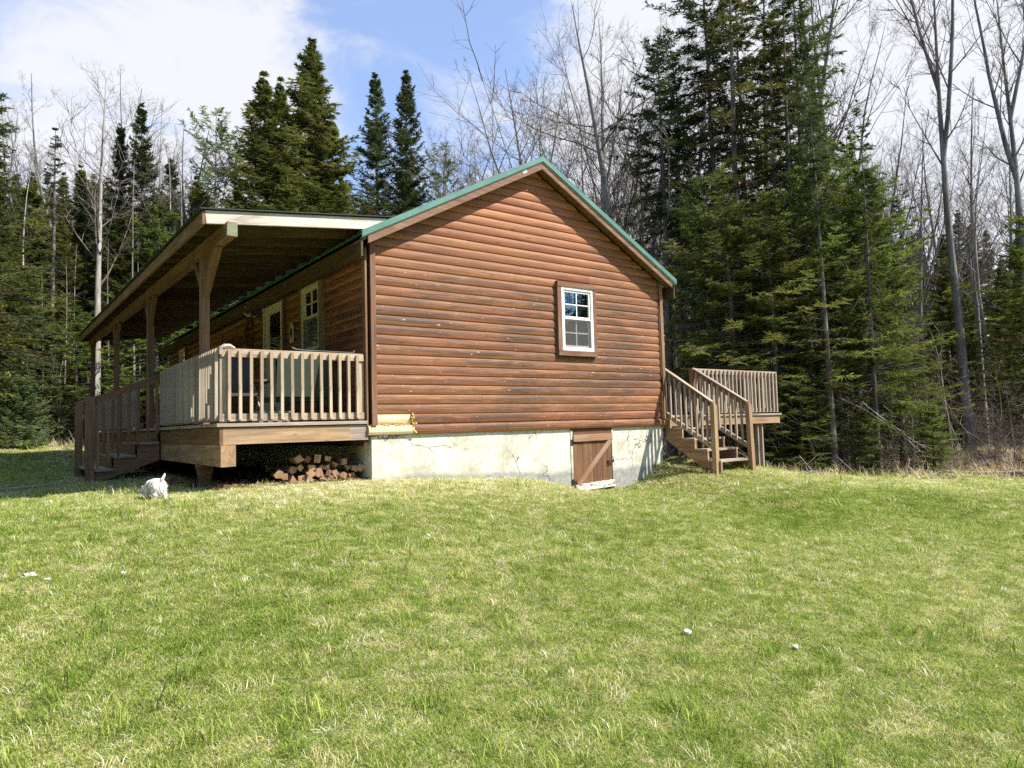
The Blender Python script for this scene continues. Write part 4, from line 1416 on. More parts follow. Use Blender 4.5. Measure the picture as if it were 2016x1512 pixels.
def conifer(seed, H, R, base=.08, power=.85, n=320, droop=.35, e_lo=-18, e_hi=40, tw=.34, M_=14, wide=.050, tip=.16, bare=0.0, ragged=.3, lean=(0, 0), r0=None, gap=0.0, inner=.12, thin=.15, hang=.10):
    """needle tree: trunk with dead lower sticks (one mesh) and the crown of sprays (another)"""
    rng = np.random.default_rng(seed)
    tr, cr = Geo(), Geo()
    k = 10
    P0 = polyline(np.zeros((1, 3)), np.array([[lean[0], lean[1], 1.0]]), np.array([H]), k, .006, .05, rng)
    r0 = r0 or H * .0115 + .02
    R0 = r0 * (1 - np.linspace(0, 1, k) * .95)
    R0[0] *= 1.2
    tr.tubes(P0, R0[None], 9)
    u = np.sort(rng.uniform(0, 1, n) ** 1.15)
    # loosely grouped in whorls
    nw = max(6, int(H * (1 - base) / .42))
    u = np.clip(.55 * u + .45 * np.round(u * nw) / nw + rng.normal(0, .004, n), 0, 1)
    t = base + (1 - base) * u
    b, tg = along(P0, t[None]); b = b[0]
    Lb = R * (1 - u) ** power * np.minimum(1, .62 + u * 2.4) * rng.uniform(1 - ragged, 1 + ragged * .5, n) + .10
    if gap:
        az0 = np.arange(n) * 2.39996
        Lb *= 1 - gap * (0.5 + 0.5 * np.sin(az0 * 1.0 + u * 9 + seed)) * (rng.uniform(0, 1, n) < .55)
    az = np.arange(n) * 2.39996 + rng.uniform(-.5, .5, n)
    el = np.radians(e_lo + (e_hi - e_lo) * u ** 1.3 + rng.normal(0, 7, n))
    kk = 6
    s = np.linspace(0, 1, kk)
    rad = np.stack((np.cos(az), np.sin(az), np.zeros(n)), -1)
    dr = droop * (1 - u * .6)
    zz = Lb[:, None] * (np.sin(el)[:, None] * s - dr[:, None] * s ** 2 + tip * s ** 3.2)
    P = b[:, None, :] + rad[:, None, :] * (Lb[:, None] * np.cos(el)[:, None] * s)[..., None]
    P[..., 2] += zz
    P[:, 1:] += rng.normal(0, .025, (n, kk - 1, 3)) * Lb[:, None, None]
    tr.tubes(P, (.006 + Lb * .0065)[:, None] * (1 - s * .8), 3)
    if bare:
        nb = int(70 * bare)
        tb = rng.uniform(.04, base + .12, nb)
        bb, _ = along(P0, tb[None])
        a2 = rng.uniform(0, 6.28, nb)
        dv = np.stack((np.cos(a2), np.sin(a2), rng.normal(-.12, .22, nb)), -1)
        Lq = rng.uniform(.35, 1.0, nb) * R * .75
        q = polyline(bb[0], dv, Lq, 5, .09, -.03, rng)
        tr.tubes(q, np.full((nb, 1), .009) * (1 - np.linspace(0, 1, 5) * .8), 3)
        q2b, q2t = along(q, rng.uniform(.3, 1, (nb, 4)))
        d2 = unit(q2t.reshape(-1, 3) + rng.normal(0, .7, (nb * 4, 3)))
        q2 = polyline(q2b.reshape(-1, 3), d2, np.repeat(Lq, 4) * .35, 3, .1, -.02, rng)
        tr.tubes(q2, np.full((nb * 4, 1), .005) * (1 - np.linspace(0, 1, 3) * .7), 3)
    # sprays: thick towards the branch ends, with missing ones, so that light shows through
    m = M_
    ts = inner + (1 - inner) * np.linspace(0, 1, m)[None] ** .85 + rng.uniform(-.03, .03, (n, m))
    pos, tan = along(P, ts)
    bsh = np.broadcast_to(np.clip(rng.normal(.5, .17, (n, 1)), .05, .95), (n, m))
    bsh = np.where(rng.uniform(0, 1, (n, 1)) < .03, 0.0, bsh)
    alive = (rng.uniform(0, 1, (n, 1)) > thin * .6) & (rng.uniform(0, 1, (n, m)) > thin * .5)
    for sgn in (-1, 1):
        hor = unit(np.cross(tan, np.array([0, 0, 1.0]))) * sgn
        ph = np.radians(rng.uniform(35, 75, (n, m)))[..., None]
        d = unit(tan * np.cos(ph) + hor * np.sin(ph) + rng.normal(0, .20, (n, m, 3)) + np.array([0, 0, -hang]))
        ln = np.minimum(tw, .10 + Lb[:, None] * .42) * (1.12 - ts * .55) * rng.uniform(.45, 1.25, (n, m))
        k_ = alive.ravel()
        shd = bsh.ravel()[k_]; shd = np.where(shd > 0, np.clip(shd + rng.normal(0, .13, len(shd)), .1, 1), 0.0)
        p = pos.reshape(-1, 3)[k_]; d = d.reshape(-1, 3)[k_]; ln = ln.ravel()[k_][:, None]
        rv = unit(rng.normal(0, 1, p.shape) * np.array([1, 1, .7]))
        pr_ = unit(np.cross(d, rv))
        w = wide * rng.uniform(.6, 1.3, (len(p), 1))
        cr.tris(p - pr_ * w * .5, p + pr_ * w * .5, p + d * ln, shd)
        for f, sg in ((.15, 1), (.20, -1), (.38, 1), (.44, -1), (.62, 1), (.68, -1)):
            o = p + d * ln * f
            side = unit(np.cross(d, np.array([0, 0, 1.0])) * sg + rng.normal(0, .45, p.shape))
            d2 = unit(d * .75 + side * .75 + np.array([0, 0, -hang * .5]))
            l2 = ln * (.66 - .42 * f) * rng.uniform(.6, 1.25, (len(p), 1))
            p2 = unit(np.cross(d2, unit(rng.normal(0, 1, p.shape) * np.array([1, 1, .7]))))
            cr.tris(o - p2 * w * .42, o + p2 * w * .42, o + d2 * l2, shd)
    return tr.mesh('trunk', [], True), cr.mesh('crown', [])


PROTO = {}


def make_protos():
    def con(key, bark, leaf, *a, **k):
        t, c = conifer(*a, **k)
        t.materials.append(M[bark]); c.materials.append(M[leaf])
        PROTO[key] = ('c', a[1], t, c)

    def dec(key, bark, *a, tw='twig', **k):
        t, c = bare_tree(*a, **k)
        t.materials.append(M[bark]); c.materials.append(M[tw])
        PROTO[key] = ('b', a[1], t, c)
    con('fir_a', 'bark_dark', 'n_spruce', 1, 15, 2.2, base=.10, n=380, droop=.30, e_lo=-12, e_hi=42, tip=.24, ragged=.45, wide=.040)
    con('fir_b', 'bark_dark', 'n_spruce', 2, 15, 1.8, base=.12, n=350, droop=.22, e_lo=-8, e_hi=48, tip=.28, ragged=.5, wide=.040)
    con('hem_a', 'bark_dark', 'n_hemlock', 3, 15, 3.8, base=.05, power=.98, n=430, droop=.30, e_lo=0, e_hi=46, tw=.46, M_=17, ragged=.5, gap=.4, wide=.046, hang=.28, thin=.2)
    con('hem_b', 'bark_dark', 'n_hemlock', 4, 14, 3.3, base=.05, power=.90, n=370, droop=.34, e_lo=3, e_hi=50, tw=.44, M_=16, ragged=.55, gap=.45, wide=.045, hang=.30, thin=.22)
    con('thin_spruce', 'bark_dark', 'n_spruce', 5, 14, 1.35, base=.20, n=180, droop=.45, e_lo=-25, e_hi=30, tw=.26, M_=10, wide=.034, ragged=.6, bare=.6, thin=.4)
    con('gaunt_a', 'bark_dark', 'n_olive', 6, 17, 2.2, base=.30, power=.45, n=150, droop=.35, e_lo=-15, e_hi=35, tw=.42, M_=15, ragged=.7, bare=1.0, gap=.65, r0=.17, inner=.25, thin=.28, wide=.042)
    con('gaunt_b', 'bark_dark', 'n_spruce', 7, 18, 2.0, base=.58, power=.40, n=150, droop=.30, e_lo=-10, e_hi=40, tw=.42, M_=14, ragged=.7, bare=1.2, gap=.6, r0=.17, inner=.28, thin=.35, wide=.044)
    con('gaunt_c', 'bark_dark', 'n_spruce', 8, 16, 2.2, base=.30, power=.50, n=165, droop=.45, e_lo=-22, e_hi=30, tw=.38, M_=14, ragged=.75, bare=1.0, gap=.7, r0=.14, inner=.3, thin=.45, wide=.042)
    con('bough_a', 'bark_dark', 'n_fir', 9, 10, 2.5, base=.30, power=.58, n=150, droop=.16, e_lo=-14, e_hi=35, tw=.46, M_=17, tip=.2, ragged=.65, gap=.65, bare=.9, wide=.044, inner=.28, thin=.34)
    con('bough_b', 'bark_dark', 'n_fir', 10, 9, 2.2, base=.16, power=.68, n=160, droop=.16, e_lo=-10, e_hi=40, tw=.46, M_=16, tip=.22, ragged=.65, wide=.042, gap=.55, inner=.25, thin=.28, bare=.6)
    con('bough_c', 'bark_dark', 'n_olive', 21, 10, 2.6, base=.34, power=.5, n=130, droop=.18, e_lo=-14, e_hi=35, tw=.46, M_=16, tip=.18, ragged=.7, gap=.7, bare=1.1, wide=.044, inner=.3, thin=.3)
    con('pine', 'bark_grey', 'n_pine', 11, 15, 3.0, base=.35, power=.45, n=130, droop=.05, e_lo=5, e_hi=50, tw=.5, M_=12, tip=.25, ragged=.7, gap=.6, wide=.045, inner=.4, thin=.3)
    con('sapling_pine', 'bark_grey', 'n_pine', 12, 3.2, 1.15, base=.02, power=.75, n=150, droop=.02, e_lo=12, e_hi=58, tw=.28, M_=12, tip=.22, wide=.026)
    con('small_fir', 'bark_dark', 'n_fir', 13, 4.0, 1.15, base=.05, power=.8, n=150, droop=.12, e_lo=-5, e_hi=42, tw=.26, M_=12, wide=.030, ragged=.5, thin=.25)
    dec('maple_a', 'bark_grey', 31, 16, .17, spread=1.0, first=.34, limbs=14, l2=7, l3=5)
    dec('maple_d', 'bark_grey', 41, 17, .17, spread=.9, first=.52, limbs=14, wob=.03, ang=(25, 55), up=.14, l2=7, l3=5, fsp=.22)
    dec('maple_b', 'bark_grey', 32, 17, .17, spread=1.15, first=.28, limbs=13, wob=.08, lean=(.05, .02), l2=7, l3=5)
    dec('maple_c', 'bark_grey', 33, 15, .13, spread=.95, first=.30, limbs=13, wob=.07, ang=(25, 50), up=.16, l2=7, l3=5)
    dec('slender_a', 'bark_pale', 34, 13, .070, spread=.55, first=.45, limbs=9, fork=False, dense=.8, ang=(25, 50), tw='twig')
    dec('slender_b', 'bark_pale', 35, 12, .062, spread=.60, first=.35, limbs=10, fork=False, dense=.8, wob=.09, tw='twig')
    dec('birch', 'bark_pale', 36, 14, .15, spread=1.15, first=.40, limbs=17, fork=False, wob=.035, dense=.85, ang=(30, 55), up=.12, l2=6, l3=4)
    dec('wide', 'bark_grey', 37, 16, .18, spread=1.6, first=.16, limbs=15, wob=.09, ang=(45, 78), up=.09, l2=8, l3=5)
    dec('brush', 'twig', 38, 4.2, .020, spread=1.2, first=.08, limbs=9, fork=True, wob=.12, dense=.8, ang=(25, 60), tw='twig')


make_protos()


def place_tree(key, name, x, y, h, label, group=None, rz=None, sxy=None, tilt=(0, 0), sink=.06, cat='tree'):
    typ, H, tme, cme = PROTO[key]
    s = h / H
    root = empty(name, (x, y, gz1(x, y) - sink))
    tag(root, label, cat, group)
    root.rotation_euler = (tilt[0], tilt[1], random.uniform(0, 6.28) if rz is None else rz)
    q = sxy or s
    root.scale = (q, q, s)
    t = bpy.data.objects.new('trunk', tme); COL.objects.link(t); t.parent = root
    c = bpy.data.objects.new('crown' if typ == 'c' else 'branches', cme); COL.objects.link(c); c.parent = root
    return root


def at(px, D):
    p = CAM + ray(px, 840) * D
    return p[0], p[1]


def top_h(px, py, D):
    p = CAM + ray(px, py) * D
    return p[2] - gz1(p[0], p[1])


# kind, object name, column of the picture, distance, height (or -row of the tree top), label, group, crown width factor
TREES = [
    # left wood, from the edge inwards
    ('fir_a', 'spruce_tree', -38, 22.5, -45, 'tall spruce half cut off by the left edge of the photo', None, 1.35),
    ('hem_a', 'hemlock_tree', 8, 27, -330, 'broad dark hemlock in front of the tall edge spruce', None, 1.0),
    ('hem_b', 'hemlock_tree', -70, 28, -430, 'low spreading hemlock hanging in at the left edge', None, 1.25),
    ('thin_spruce', 'spruce_tree', 97, 30, -232, 'thin half dead grey spruce left of the tall birch', None, 1.0),
    ('birch', 'birch_tree', 188, 24, -128, 'tall pale barked birch with a forked leafless crown left of the porch roof', None, 1.0),
    ('fir_b', 'spruce_tree', 226, 33, -222, 'pointed spruce just right of the pale birch crown', None, 1.0),
    ('fir_a', 'spruce_tree', 287, 33, -188, 'spruce with the higher pointed top between birch and pine', None, .95),
    ('pine', 'pine_tree', 424, 36, -208, 'ragged topped white pine above the porch roof corner', None, .95),
    ('pine', 'pine_tree', 476, 37, -258, 'shorter round topped pine beside the big hemlock clump', None, .9),
    ('bough_b', 'fir_tree', 305, 25, -395, 'yellow green young fir behind the porch fascia', None, 1.1),
    ('hem_b', 'hemlock_tree', 120, 31, -420, 'mid height hemlock behind the pale birch trunk', None, 1.2),
    ('hem_a', 'hemlock_tree', 245, 32, -400, 'dark bushy hemlock seen between birch and porch roof', None, 1.1),
    ('bough_a', 'fir_tree', 60, 29, -520, 'olive green fir with long level boughs in the left wood', None, 1.3),
    ('bough_a', 'fir_tree', 150, 27.5, -600, 'low green fir beside the foot of the pale birch', None, 1.2),
    ('bough_b', 'fir_tree', 240, 29, -610, 'green fir seen between the porch posts', None, 1.2),
    ('bough_b', 'fir_tree', 310, 31, -600, 'green fir seen between porch post and cabin wall', None, 1.2),
    ('sapling_pine', 'pine_sapling', 48, 22.6, -735, 'bright young pine sapling at the far left edge of the lawn', None, 1.15),
    ('small_fir', 'fir_sapling', 6, 24, -760, 'small dense fir left of the young pine sapling', None, 1.2),
    ('small_fir', 'fir_sapling', 112, 27, -790, 'small dark fir right of the young pine sapling', None, 1.3),
    ('hem_b', 'hemlock_tree', 40, 31, -560, 'shadowy hemlock behind the young pine sapling', None, 1.25),
    ('slender_b', 'birch_tree', 40, 29, -260, 'slender leafless birch near the left edge', None, 1.0),
    ('slender_a', 'birch_tree', 335, 31, -260, 'slender leafless birch above the porch fascia', None, 1.0),
    ('slender_b', 'birch_tree', 362, 30, -228, 'leafless grey sapling reaching over the porch roof corner', None, 1.0),
    ('slender_a', 'birch_tree', 262, 27, -300, 'thin white stemmed sapling right of the pale birch', None, 1.0),
    ('hem_b', 'hemlock_tree', 66, 33, -330, 'grey green hemlock between edge spruce and pale birch', None, 1.15),
    ('hem_a', 'hemlock_tree', 168, 34, -318, 'hemlock filling in behind the pale birch trunk', None, 1.0),
    ('fir_a', 'spruce_tree', 330, 35, -300, 'blunt spruce above the middle of the porch fascia', None, 1.2),
    ('hem_b', 'hemlock_tree', 385, 34, -335, 'hemlock under the ragged pine beside the roof corner', None, 1.2),
    ('maple_c', 'maple_tree', 60, 34, -215, 'twiggy leafless tree behind the edge spruce', None, 1.1),
    ('maple_c', 'maple_tree', 145, 35, -250, 'leafless tree right behind the pale birch', None, 1.1),
    ('maple_a', 'maple_tree', 255, 36, -238, 'leafless tree between the two pointed spruces', None, 1.0),
    ('maple_c', 'maple_tree', 335, 37, -225, 'leafless tree left of the ragged pine', None, 1.1),
    ('maple_c', 'maple_tree', 392, 34, -270, 'low leafless tree over the porch roof corner', None, 1.2),
    # behind the cabin
    ('hem_a', 'hemlock_tree', 598, 32, -40, 'tallest hemlock with the ragged spire behind the porch roof', None, 1.3),
    ('hem_b', 'hemlock_tree', 531, 31, -118, 'hemlock with a narrow spire left of the tallest one', None, 1.25),
    ('hem_b', 'hemlock_tree', 556, 33.5, -128, 'twin hemlock spire wedged beside the tallest one', None, .95),
    ('hem_b', 'hemlock_tree', 662, 33, -205, 'hemlock shoulder right of the tallest spire', None, 1.3),
    ('fir_a', 'fir_tree', 748, 34, -118, 'left one of the twin pointed firs beyond the porch roof', None, 1.0),
    ('fir_b', 'fir_tree', 802, 34.5, -112, 'right one of the twin pointed firs beyond the porch roof', None, 1.1),
    ('hem_b', 'hemlock_tree', 560, 27.5, -330, 'yellow green hemlock right behind the porch roof edge', None, 1.2),
    ('hem_a', 'hemlock_tree', 690, 30, -340, 'low bushy hemlock under the twin firs', None, 1.0),
    ('hem_b', 'hemlock_tree', 470, 33, -345, 'low dark hemlock left of the big hemlock clump', None, 1.1),
    ('hem_b', 'hemlock_tree', 812, 37, -330, 'low hemlock between the twin firs and the fan shaped maple', None, .9),
    ('maple_c', 'maple_tree', 862, 40, -192, 'leafless fan shaped maple right of the twin firs', None, 1.1),
    ('pine', 'pine_tree', 884, 42, -278, 'small pine top above the cabin roof slope', None, .8),
    ('maple_c', 'maple_tree', 925, 44, -240, 'hazy leafless maple behind the roof slope', None, 1.0),
    ('slender_a', 'maple_tree', 988, 38, -140, 'slim leafless tree just left of the roof ridge', None, 1.0),
    ('maple_c', 'maple_tree', 1040, 40, -150, 'leafless tree fanning out above the roof ridge', None, 1.0),
    ('maple_a', 'maple_tree', 1105, 38, -105, 'leafless maple standing behind the roof peak', None, 1.1),
    # right wood
    ('wide', 'maple_tree', 1246, 27, 17.5, 'great leafless maple with limbs sweeping left over the roof', None, 1.25),
    ('maple_b', 'maple_tree', 1222, 28, 20.0, 'tall leafless maple rising beside the sweeping limbs', None, .9),
    ('maple_c', 'maple_tree', 1278, 27, 16.5, 'upright leafless maple between sweeping maple and bushy spruce', None, .9),
    ('gaunt_c', 'spruce_tree', 1283, 25, 12.0, 'thin dark spruce at the right eave of the cabin', None, .85),
    ('gaunt_b', 'spruce_tree', 1322, 22.5, 14.0, 'spruce with a dense bushy head right of the cabin', None, 1.25),
    ('gaunt_b', 'spruce_tree', 1346, 23, 13.0, 'straight dark spruce trunk beside the bushy headed one', None, .9),
    ('gaunt_c', 'spruce_tree', 1378, 24, 12.5, 'slim spruce leaning beside the dark trunks', None, .7),
    ('maple_a', 'maple_tree', 1352, 30, 19.0, 'leafless maple showing through the spruces by the eave', None, 1.0),
    ('gaunt_a', 'spruce_tree', 1462, 20.5, 17.5, 'very tall spruce running out of the top of the photo', None, .95),
    ('gaunt_c', 'spruce_tree', 1490, 22, 16.5, 'tall spruce crowded against the tallest one', None, .9),
    ('gaunt_a', 'spruce_tree', 1545, 21, 13.5, 'olive green spruce with brown tinged boughs', None, 1.0),
    ('maple_c', 'maple_tree', 1585, 25, 17.0, 'leafless maple between the olive spruce and the tall one', None, .9),
    ('gaunt_c', 'spruce_tree', 1590, 22.5, 12.2, 'spruce with long drooping boughs above the side deck', None, 1.15),
    ('maple_d', 'maple_tree', 1668, 26, 19.5, 'tall leafless maple filling the sky right of the spruces', None, 1.0),
    ('maple_b', 'maple_tree', 1710, 29, 20.0, 'spreading leafless maple behind the bright firs', None, 1.0),
    ('bough_c', 'fir_tree', 1455, 18.2, 8.0, 'olive fir with level boughs behind the side deck', None, 1.15),
    ('bough_a', 'fir_tree', 1400, 20, 8.6, 'dark fir between the cabin corner and the side deck', None, 1.1),
    ('bough_c', 'fir_tree', 1535, 18.0, 7.4, 'fir with brownish boughs right of the side deck', None, 1.2),
    ('bough_a', 'fir_tree', 1600, 18.6, 8.2, 'fir with ragged boughs and a bare lower trunk', None, 1.1),
    ('bough_a', 'fir_tree', 1655, 19.2, 9.0, 'bushy fir left of the bright green one', None, 1.05),
    ('bough_b', 'fir_tree', 1722, 18.6, 8.4, 'bright green fir at the corner of the right wood', None, 1.1),
    ('bough_b', 'fir_tree', 1775, 20, 6.2, 'smaller bright fir right of the corner one', None, 1.15),
    ('bough_a', 'fir_tree', 1690, 22, 10.5, 'tall dark fir behind the bright green ones', None, 1.05),
    ('small_fir', 'fir_sapling', 1835, 18.6, 1.9, 'knee high fir reaching over the leaf litter', None, 1.5),
    ('small_fir', 'fir_sapling', 1705, 17.6, 1.7, 'little fir at the foot of the corner firs', None, 1.4),
    ('small_fir', 'fir_sapling', 1575, 17.6, 2.6, 'young fir close to the end of the side deck', None, 1.5),
    ('small_fir', 'fir_sapling', 1500, 17.8, 2.8, 'young fir peeping over the side deck railing', None, 1.4),
    ('hem_a', 'hemlock_tree', 1760, 27, 8.8, 'dark hemlock in the gap behind the bright corner firs', None, 1.05),
    ('hem_b', 'hemlock_tree', 1885, 27, 8.6, 'shadowed hemlock directly behind the thick maple', None, 1.1),
    ('hem_a', 'hemlock_tree', 2040, 26, 8.8, 'shadowed hemlock under the leaning maple', None, 1.05),
    ('maple_d', 'maple_tree', 1908, 22.5, 17.5, 'thick trunked maple with a high fork near the right edge', None, .9),
    ('maple_c', 'maple_tree', 1800, 32, 13.5, 'leafless tree in the gap left of the thick maple', None, 1.3),
    ('maple_c', 'maple_tree', 1850, 34, 13.2, 'twiggy leafless tree just left of the thick maple', None, 1.3),
    ('maple_a', 'maple_tree', 1765, 33, 13.0, 'twiggy leafless tree behind the bright corner firs', None, 1.1),
    ('maple_d', 'maple_tree', 2035, 25, 18.0, 'leaning leafless maple at the right edge', None, 1.0),
    ('maple_c', 'maple_tree', 1742, 28, 15.0, 'slim upright leafless maple rising behind the bright firs', None, .8),
    ('maple_a', 'maple_tree', 1822, 27, 12.5, 'slim leafless tree left of the thick maple trunk', None, .8),
    ('maple_c', 'maple_tree', 1878, 30, 14.5, 'leafless tree half hidden by the thick maple trunk', None, .9),
    ('maple_c', 'maple_tree', 1940, 29, 15.5, 'upright leafless tree just right of the thick maple', None, .9),
    ('maple_a', 'maple_tree', 1992, 31, 15.0, 'leafless tree inside the right edge of the photo', None, .9),
    ('maple_c', 'maple_tree', 1160, 31, 17.5, 'upright leafless tree over the right roof slope', None, .9),
    ('maple_a', 'maple_tree', 1195, 34, 18.5, 'leafless maple behind the sweeping limbs', None, .9),
    ('maple_c', 'maple_tree', 1300, 28, 16.0, 'leafless tree beside the bushy headed spruce', None, .8),
    ('slender_b', 'maple_tree', 1965, 27, 13.5, 'slim leafless tree between thick and leaning maples', None, 1.2),
    ('hem_b', 'hemlock_tree', 1850, 33, 8.0, 'dark hemlock mass left of the thick maple', None, 1.1),
    ('hem_a', 'hemlock_tree', 1985, 30, 8.2, 'dark hemlock mass at the right edge', None, 1.0),
    ('hem_b', 'hemlock_tree', 1925, 31, 7.2, 'low hemlock behind the thick maple trunk', None, 1.1),
    ('gaunt_c', 'spruce_tree', 1795, 24, 9.5, 'dead looking spruce behind the small bright fir', None, .9),
    ('bough_a', 'fir_tree', 2060, 22, 8.0, 'fir hanging in from the right edge', None, 1.2),
    ('gaunt_b', 'spruce_tree', 1424, 22.5, 18.0, 'tall bare stemmed spruce left of the tallest one', None, 1.1),
    ('gaunt_a', 'spruce_tree', 1520, 23.5, 18.5, 'tall olive spruce right of the tallest one', None, .8),
    ('gaunt_c', 'spruce_tree', 1562, 20.5, 15.5, 'tall thin crowned spruce over the olive fir', None, 1.0),
    ('gaunt_b', 'spruce_tree', 1640, 17.6, 11.5, 'bare stemmed spruce standing at the very edge of the lawn', None, .8),
    ('gaunt_c', 'spruce_tree', 1726, 17.8, 10.0, 'second bare stemmed spruce at the lawn edge by the corner firs', None, .7),
    ('gaunt_b', 'spruce_tree', 1612, 21.5, 16.0, 'tall spruce pole rising out of the bright firs', None, 1.0),
    ('brush', 'sapling', 1830, 20.5, 5.2, 'tangle of bleached leafless twigs left of the thick maple', None, 1.3),
    ('brush', 'sapling', 1880, 21.0, 4.6, 'bleached leafless sapling at the foot of the thick maple', None, 1.4),
    ('brush', 'sapling', 1955, 20.5, 3.6, 'bleached leafless sapling right of the thick maple', None, 1.4),
    ('brush', 'sapling', 1640, 17.9, 3.0, 'bleached leafless sapling among the fir trunks', None, 1.2),
]

GROUPS = {'spruce_tree': 'spruces in the wood', 'hemlock_tree': 'hemlocks behind the cabin and in the wood', 'fir_tree': 'firs in the wood', 'maple_tree': 'leafless maples in the wood', 'birch_tree': 'leafless birches in the left wood', 'pine_tree': 'pines in the wood', 'fir_sapling': 'young firs at the edge of the lawn', 'sapling': 'bleached saplings in the right wood', 'pine_sapling': None}


def plant_trees():
    for (key, name, px, D, h, label, grp, wf) in TREES:
        x, y = at(px, D)
        if h < 0: h = top_h(px, -h, D)
        typ, H, _, _ = PROTO[key]
        place_tree(key, name, x, y, h, label, grp or GROUPS[name], sxy=h / H * wf, tilt=(random.uniform(-.015, .015), random.uniform(-.015, .015)) if 'twin' not in label else (0, 0))
    # straight thin stems inside the wood, one much like another
    for (px, D, h, key) in ((84, 29, 7.5, 'slender_a'), (104, 33, 9, 'slender_b'), (128, 29.5, 8, 'slender_a'), (143, 31, 9, 'slender_a'), (170, 33, 10, 'slender_b'), (212, 30, 9, 'slender_a'), (275, 29, 9, 'slender_a'), (290, 33, 10, 'slender_b'), (318, 34, 10, 'slender_a'), (18, 32, 9, 'slender_b'), (58, 31, 8, 'slender_a')):
        x, y = at(px, D)
        place_tree(key, 'thin_stem', x, y, h, 'thin pale leafless stem inside the dark left wood', 'thin pale stems inside the left wood')
    for (px, D, h, key) in ((1412, 22, 10, 'gaunt_c'), (1438, 24, 11, 'gaunt_b'), (1510, 25, 11, 'gaunt_c'), (1568, 20, 8.5, 'gaunt_c'), (1622, 21, 9.0, 'gaunt_b'), (1676, 20, 8, 'gaunt_c'), (1740, 23, 9, 'gaunt_b'), (1362, 28, 11, 'gaunt_b'), (1300, 30, 11, 'gaunt_c'), (1335, 33, 12, 'gaunt_c'), (1640, 25, 11, 'gaunt_c')):
        x, y = at(px, D)
        place_tree(key, 'spruce_pole', x, y, h, 'slim spruce pole inside the dark right wood', 'slim spruce poles inside the right wood', sxy=h / PROTO[key][1] * .75)


plant_trees()


# ---------------------------------------------------------------- scattered masses (geometry nodes on shared prototypes)
def hidden_collection(name, meshes):
    c = bpy.data.collections.new(name)
    for i, me in enumerate(meshes):
        o = bpy.data.objects.new('%s_%02d' % (name, i), me)
        c.objects.link(o)
    return c


def scatter(name, P, rot, scl, pick, tone, coll, kind='stuff'):
    me = bpy.data.meshes.new(name)
    me.vertices.add(len(P))
    me.vertices.foreach_set('co', np.ascontiguousarray(P, np.float32).ravel())
    for nm, typ, key, arr in (('rot', 'FLOAT_VECTOR', 'vector', rot), ('scl', 'FLOAT_VECTOR', 'vector', scl), ('pick', 'INT', 'value', pick), ('tone', 'FLOAT', 'value', tone)):
        a = me.attributes.new(nm, typ, 'POINT')
        a.data.foreach_set(key, np.ascontiguousarray(arr, np.int32 if typ == 'INT' else np.float32).ravel())
    o = bpy.data.objects.new(name, me)
    COL.objects.link(o)
    tag(o, kind=kind)
    ng = bpy.data.node_groups.new(name, 'GeometryNodeTree')
    ng.interface.new_socket('Geometry', in_out='INPUT', socket_type='NodeSocketGeometry')
    ng.interface.new_socket('Geometry', in_out='OUTPUT', socket_type='NodeSocketGeometry')
    N = ng.nodes
    gi, go = N.new('NodeGroupInput'), N.new('NodeGroupOutput')
    ci = N.new('GeometryNodeCollectionInfo')
    ci.inputs['Collection'].default_value = coll
    ci.inputs['Separate Children'].default_value = True
    ci.inputs['Reset Children'].default_value = True
    ip = N.new('GeometryNodeInstanceOnPoints')
    ip.inputs['Pick Instance'].default_value = True

    def attr(nm, typ):
        q = N.new('GeometryNodeInputNamedAttribute'); q.data_type = typ; q.inputs['Name'].default_value = nm
        return q.outputs['Attribute']
    e2r = N.new('FunctionNodeEulerToRotation')
    ng.links.new(attr('rot', 'FLOAT_VECTOR'), e2r.inputs[0])
    ng.links.new(gi.outputs[0], ip.inputs['Points'])
    ng.links.new(ci.outputs[0], ip.inputs['Instance'])
    ng.links.new(attr('pick', 'INT'), ip.inputs['Instance Index'])
    ng.links.new(e2r.outputs[0], ip.inputs['Rotation'])
    ng.links.new(attr('scl', 'FLOAT_VECTOR'), ip.inputs['Scale'])
    ng.links.new(ip.outputs[0], go.inputs[0])
    md = o.modifiers.new('scatter', 'NODES')
    md.node_group = ng
    return o


def blade_tuft(seed, n, rad, h0, h1, w, flat, mat):
    rng = np.random.default_rng(seed)
    a = rng.uniform(0, 6.28, n); r = rad * np.sqrt(rng.uniform(0, 1, n))
    b = np.stack((r * np.cos(a), r * np.sin(a), np.zeros(n)), -1)
    az = rng.uniform(0, 6.28, n)
    ln = rng.uniform(h0, h1, n)
    tl = rng.uniform(*flat, n)
    hd = np.stack((np.cos(az), np.sin(az), np.zeros(n)), -1)
    mid = b + hd * (ln * .5 * np.sin(tl))[:, None]; mid[:, 2] += ln * .55 * np.cos(tl)
    t2 = np.minimum(tl + rng.uniform(.2, .7, n), 1.62)
    tip = mid + hd * (ln * .5 * np.sin(t2))[:, None]; tip[:, 2] += ln * .5 * np.cos(t2)
    sd = np.stack((-np.sin(az), np.cos(az), np.zeros(n)), -1) * (w * rng.uniform(.7, 1.3, n))[:, None] * .5
    V = np.stack((b - sd, b + sd, mid + sd * .8, mid - sd * .8, tip), 1).reshape(-1, 3)
    k = np.arange(n)[:, None] * 5
    Q = k + np.array([[0, 1, 2, 3]]); T = k + np.array([[3, 2, 4]])
    return np_mesh('tuft', V, T, Q, [mat])


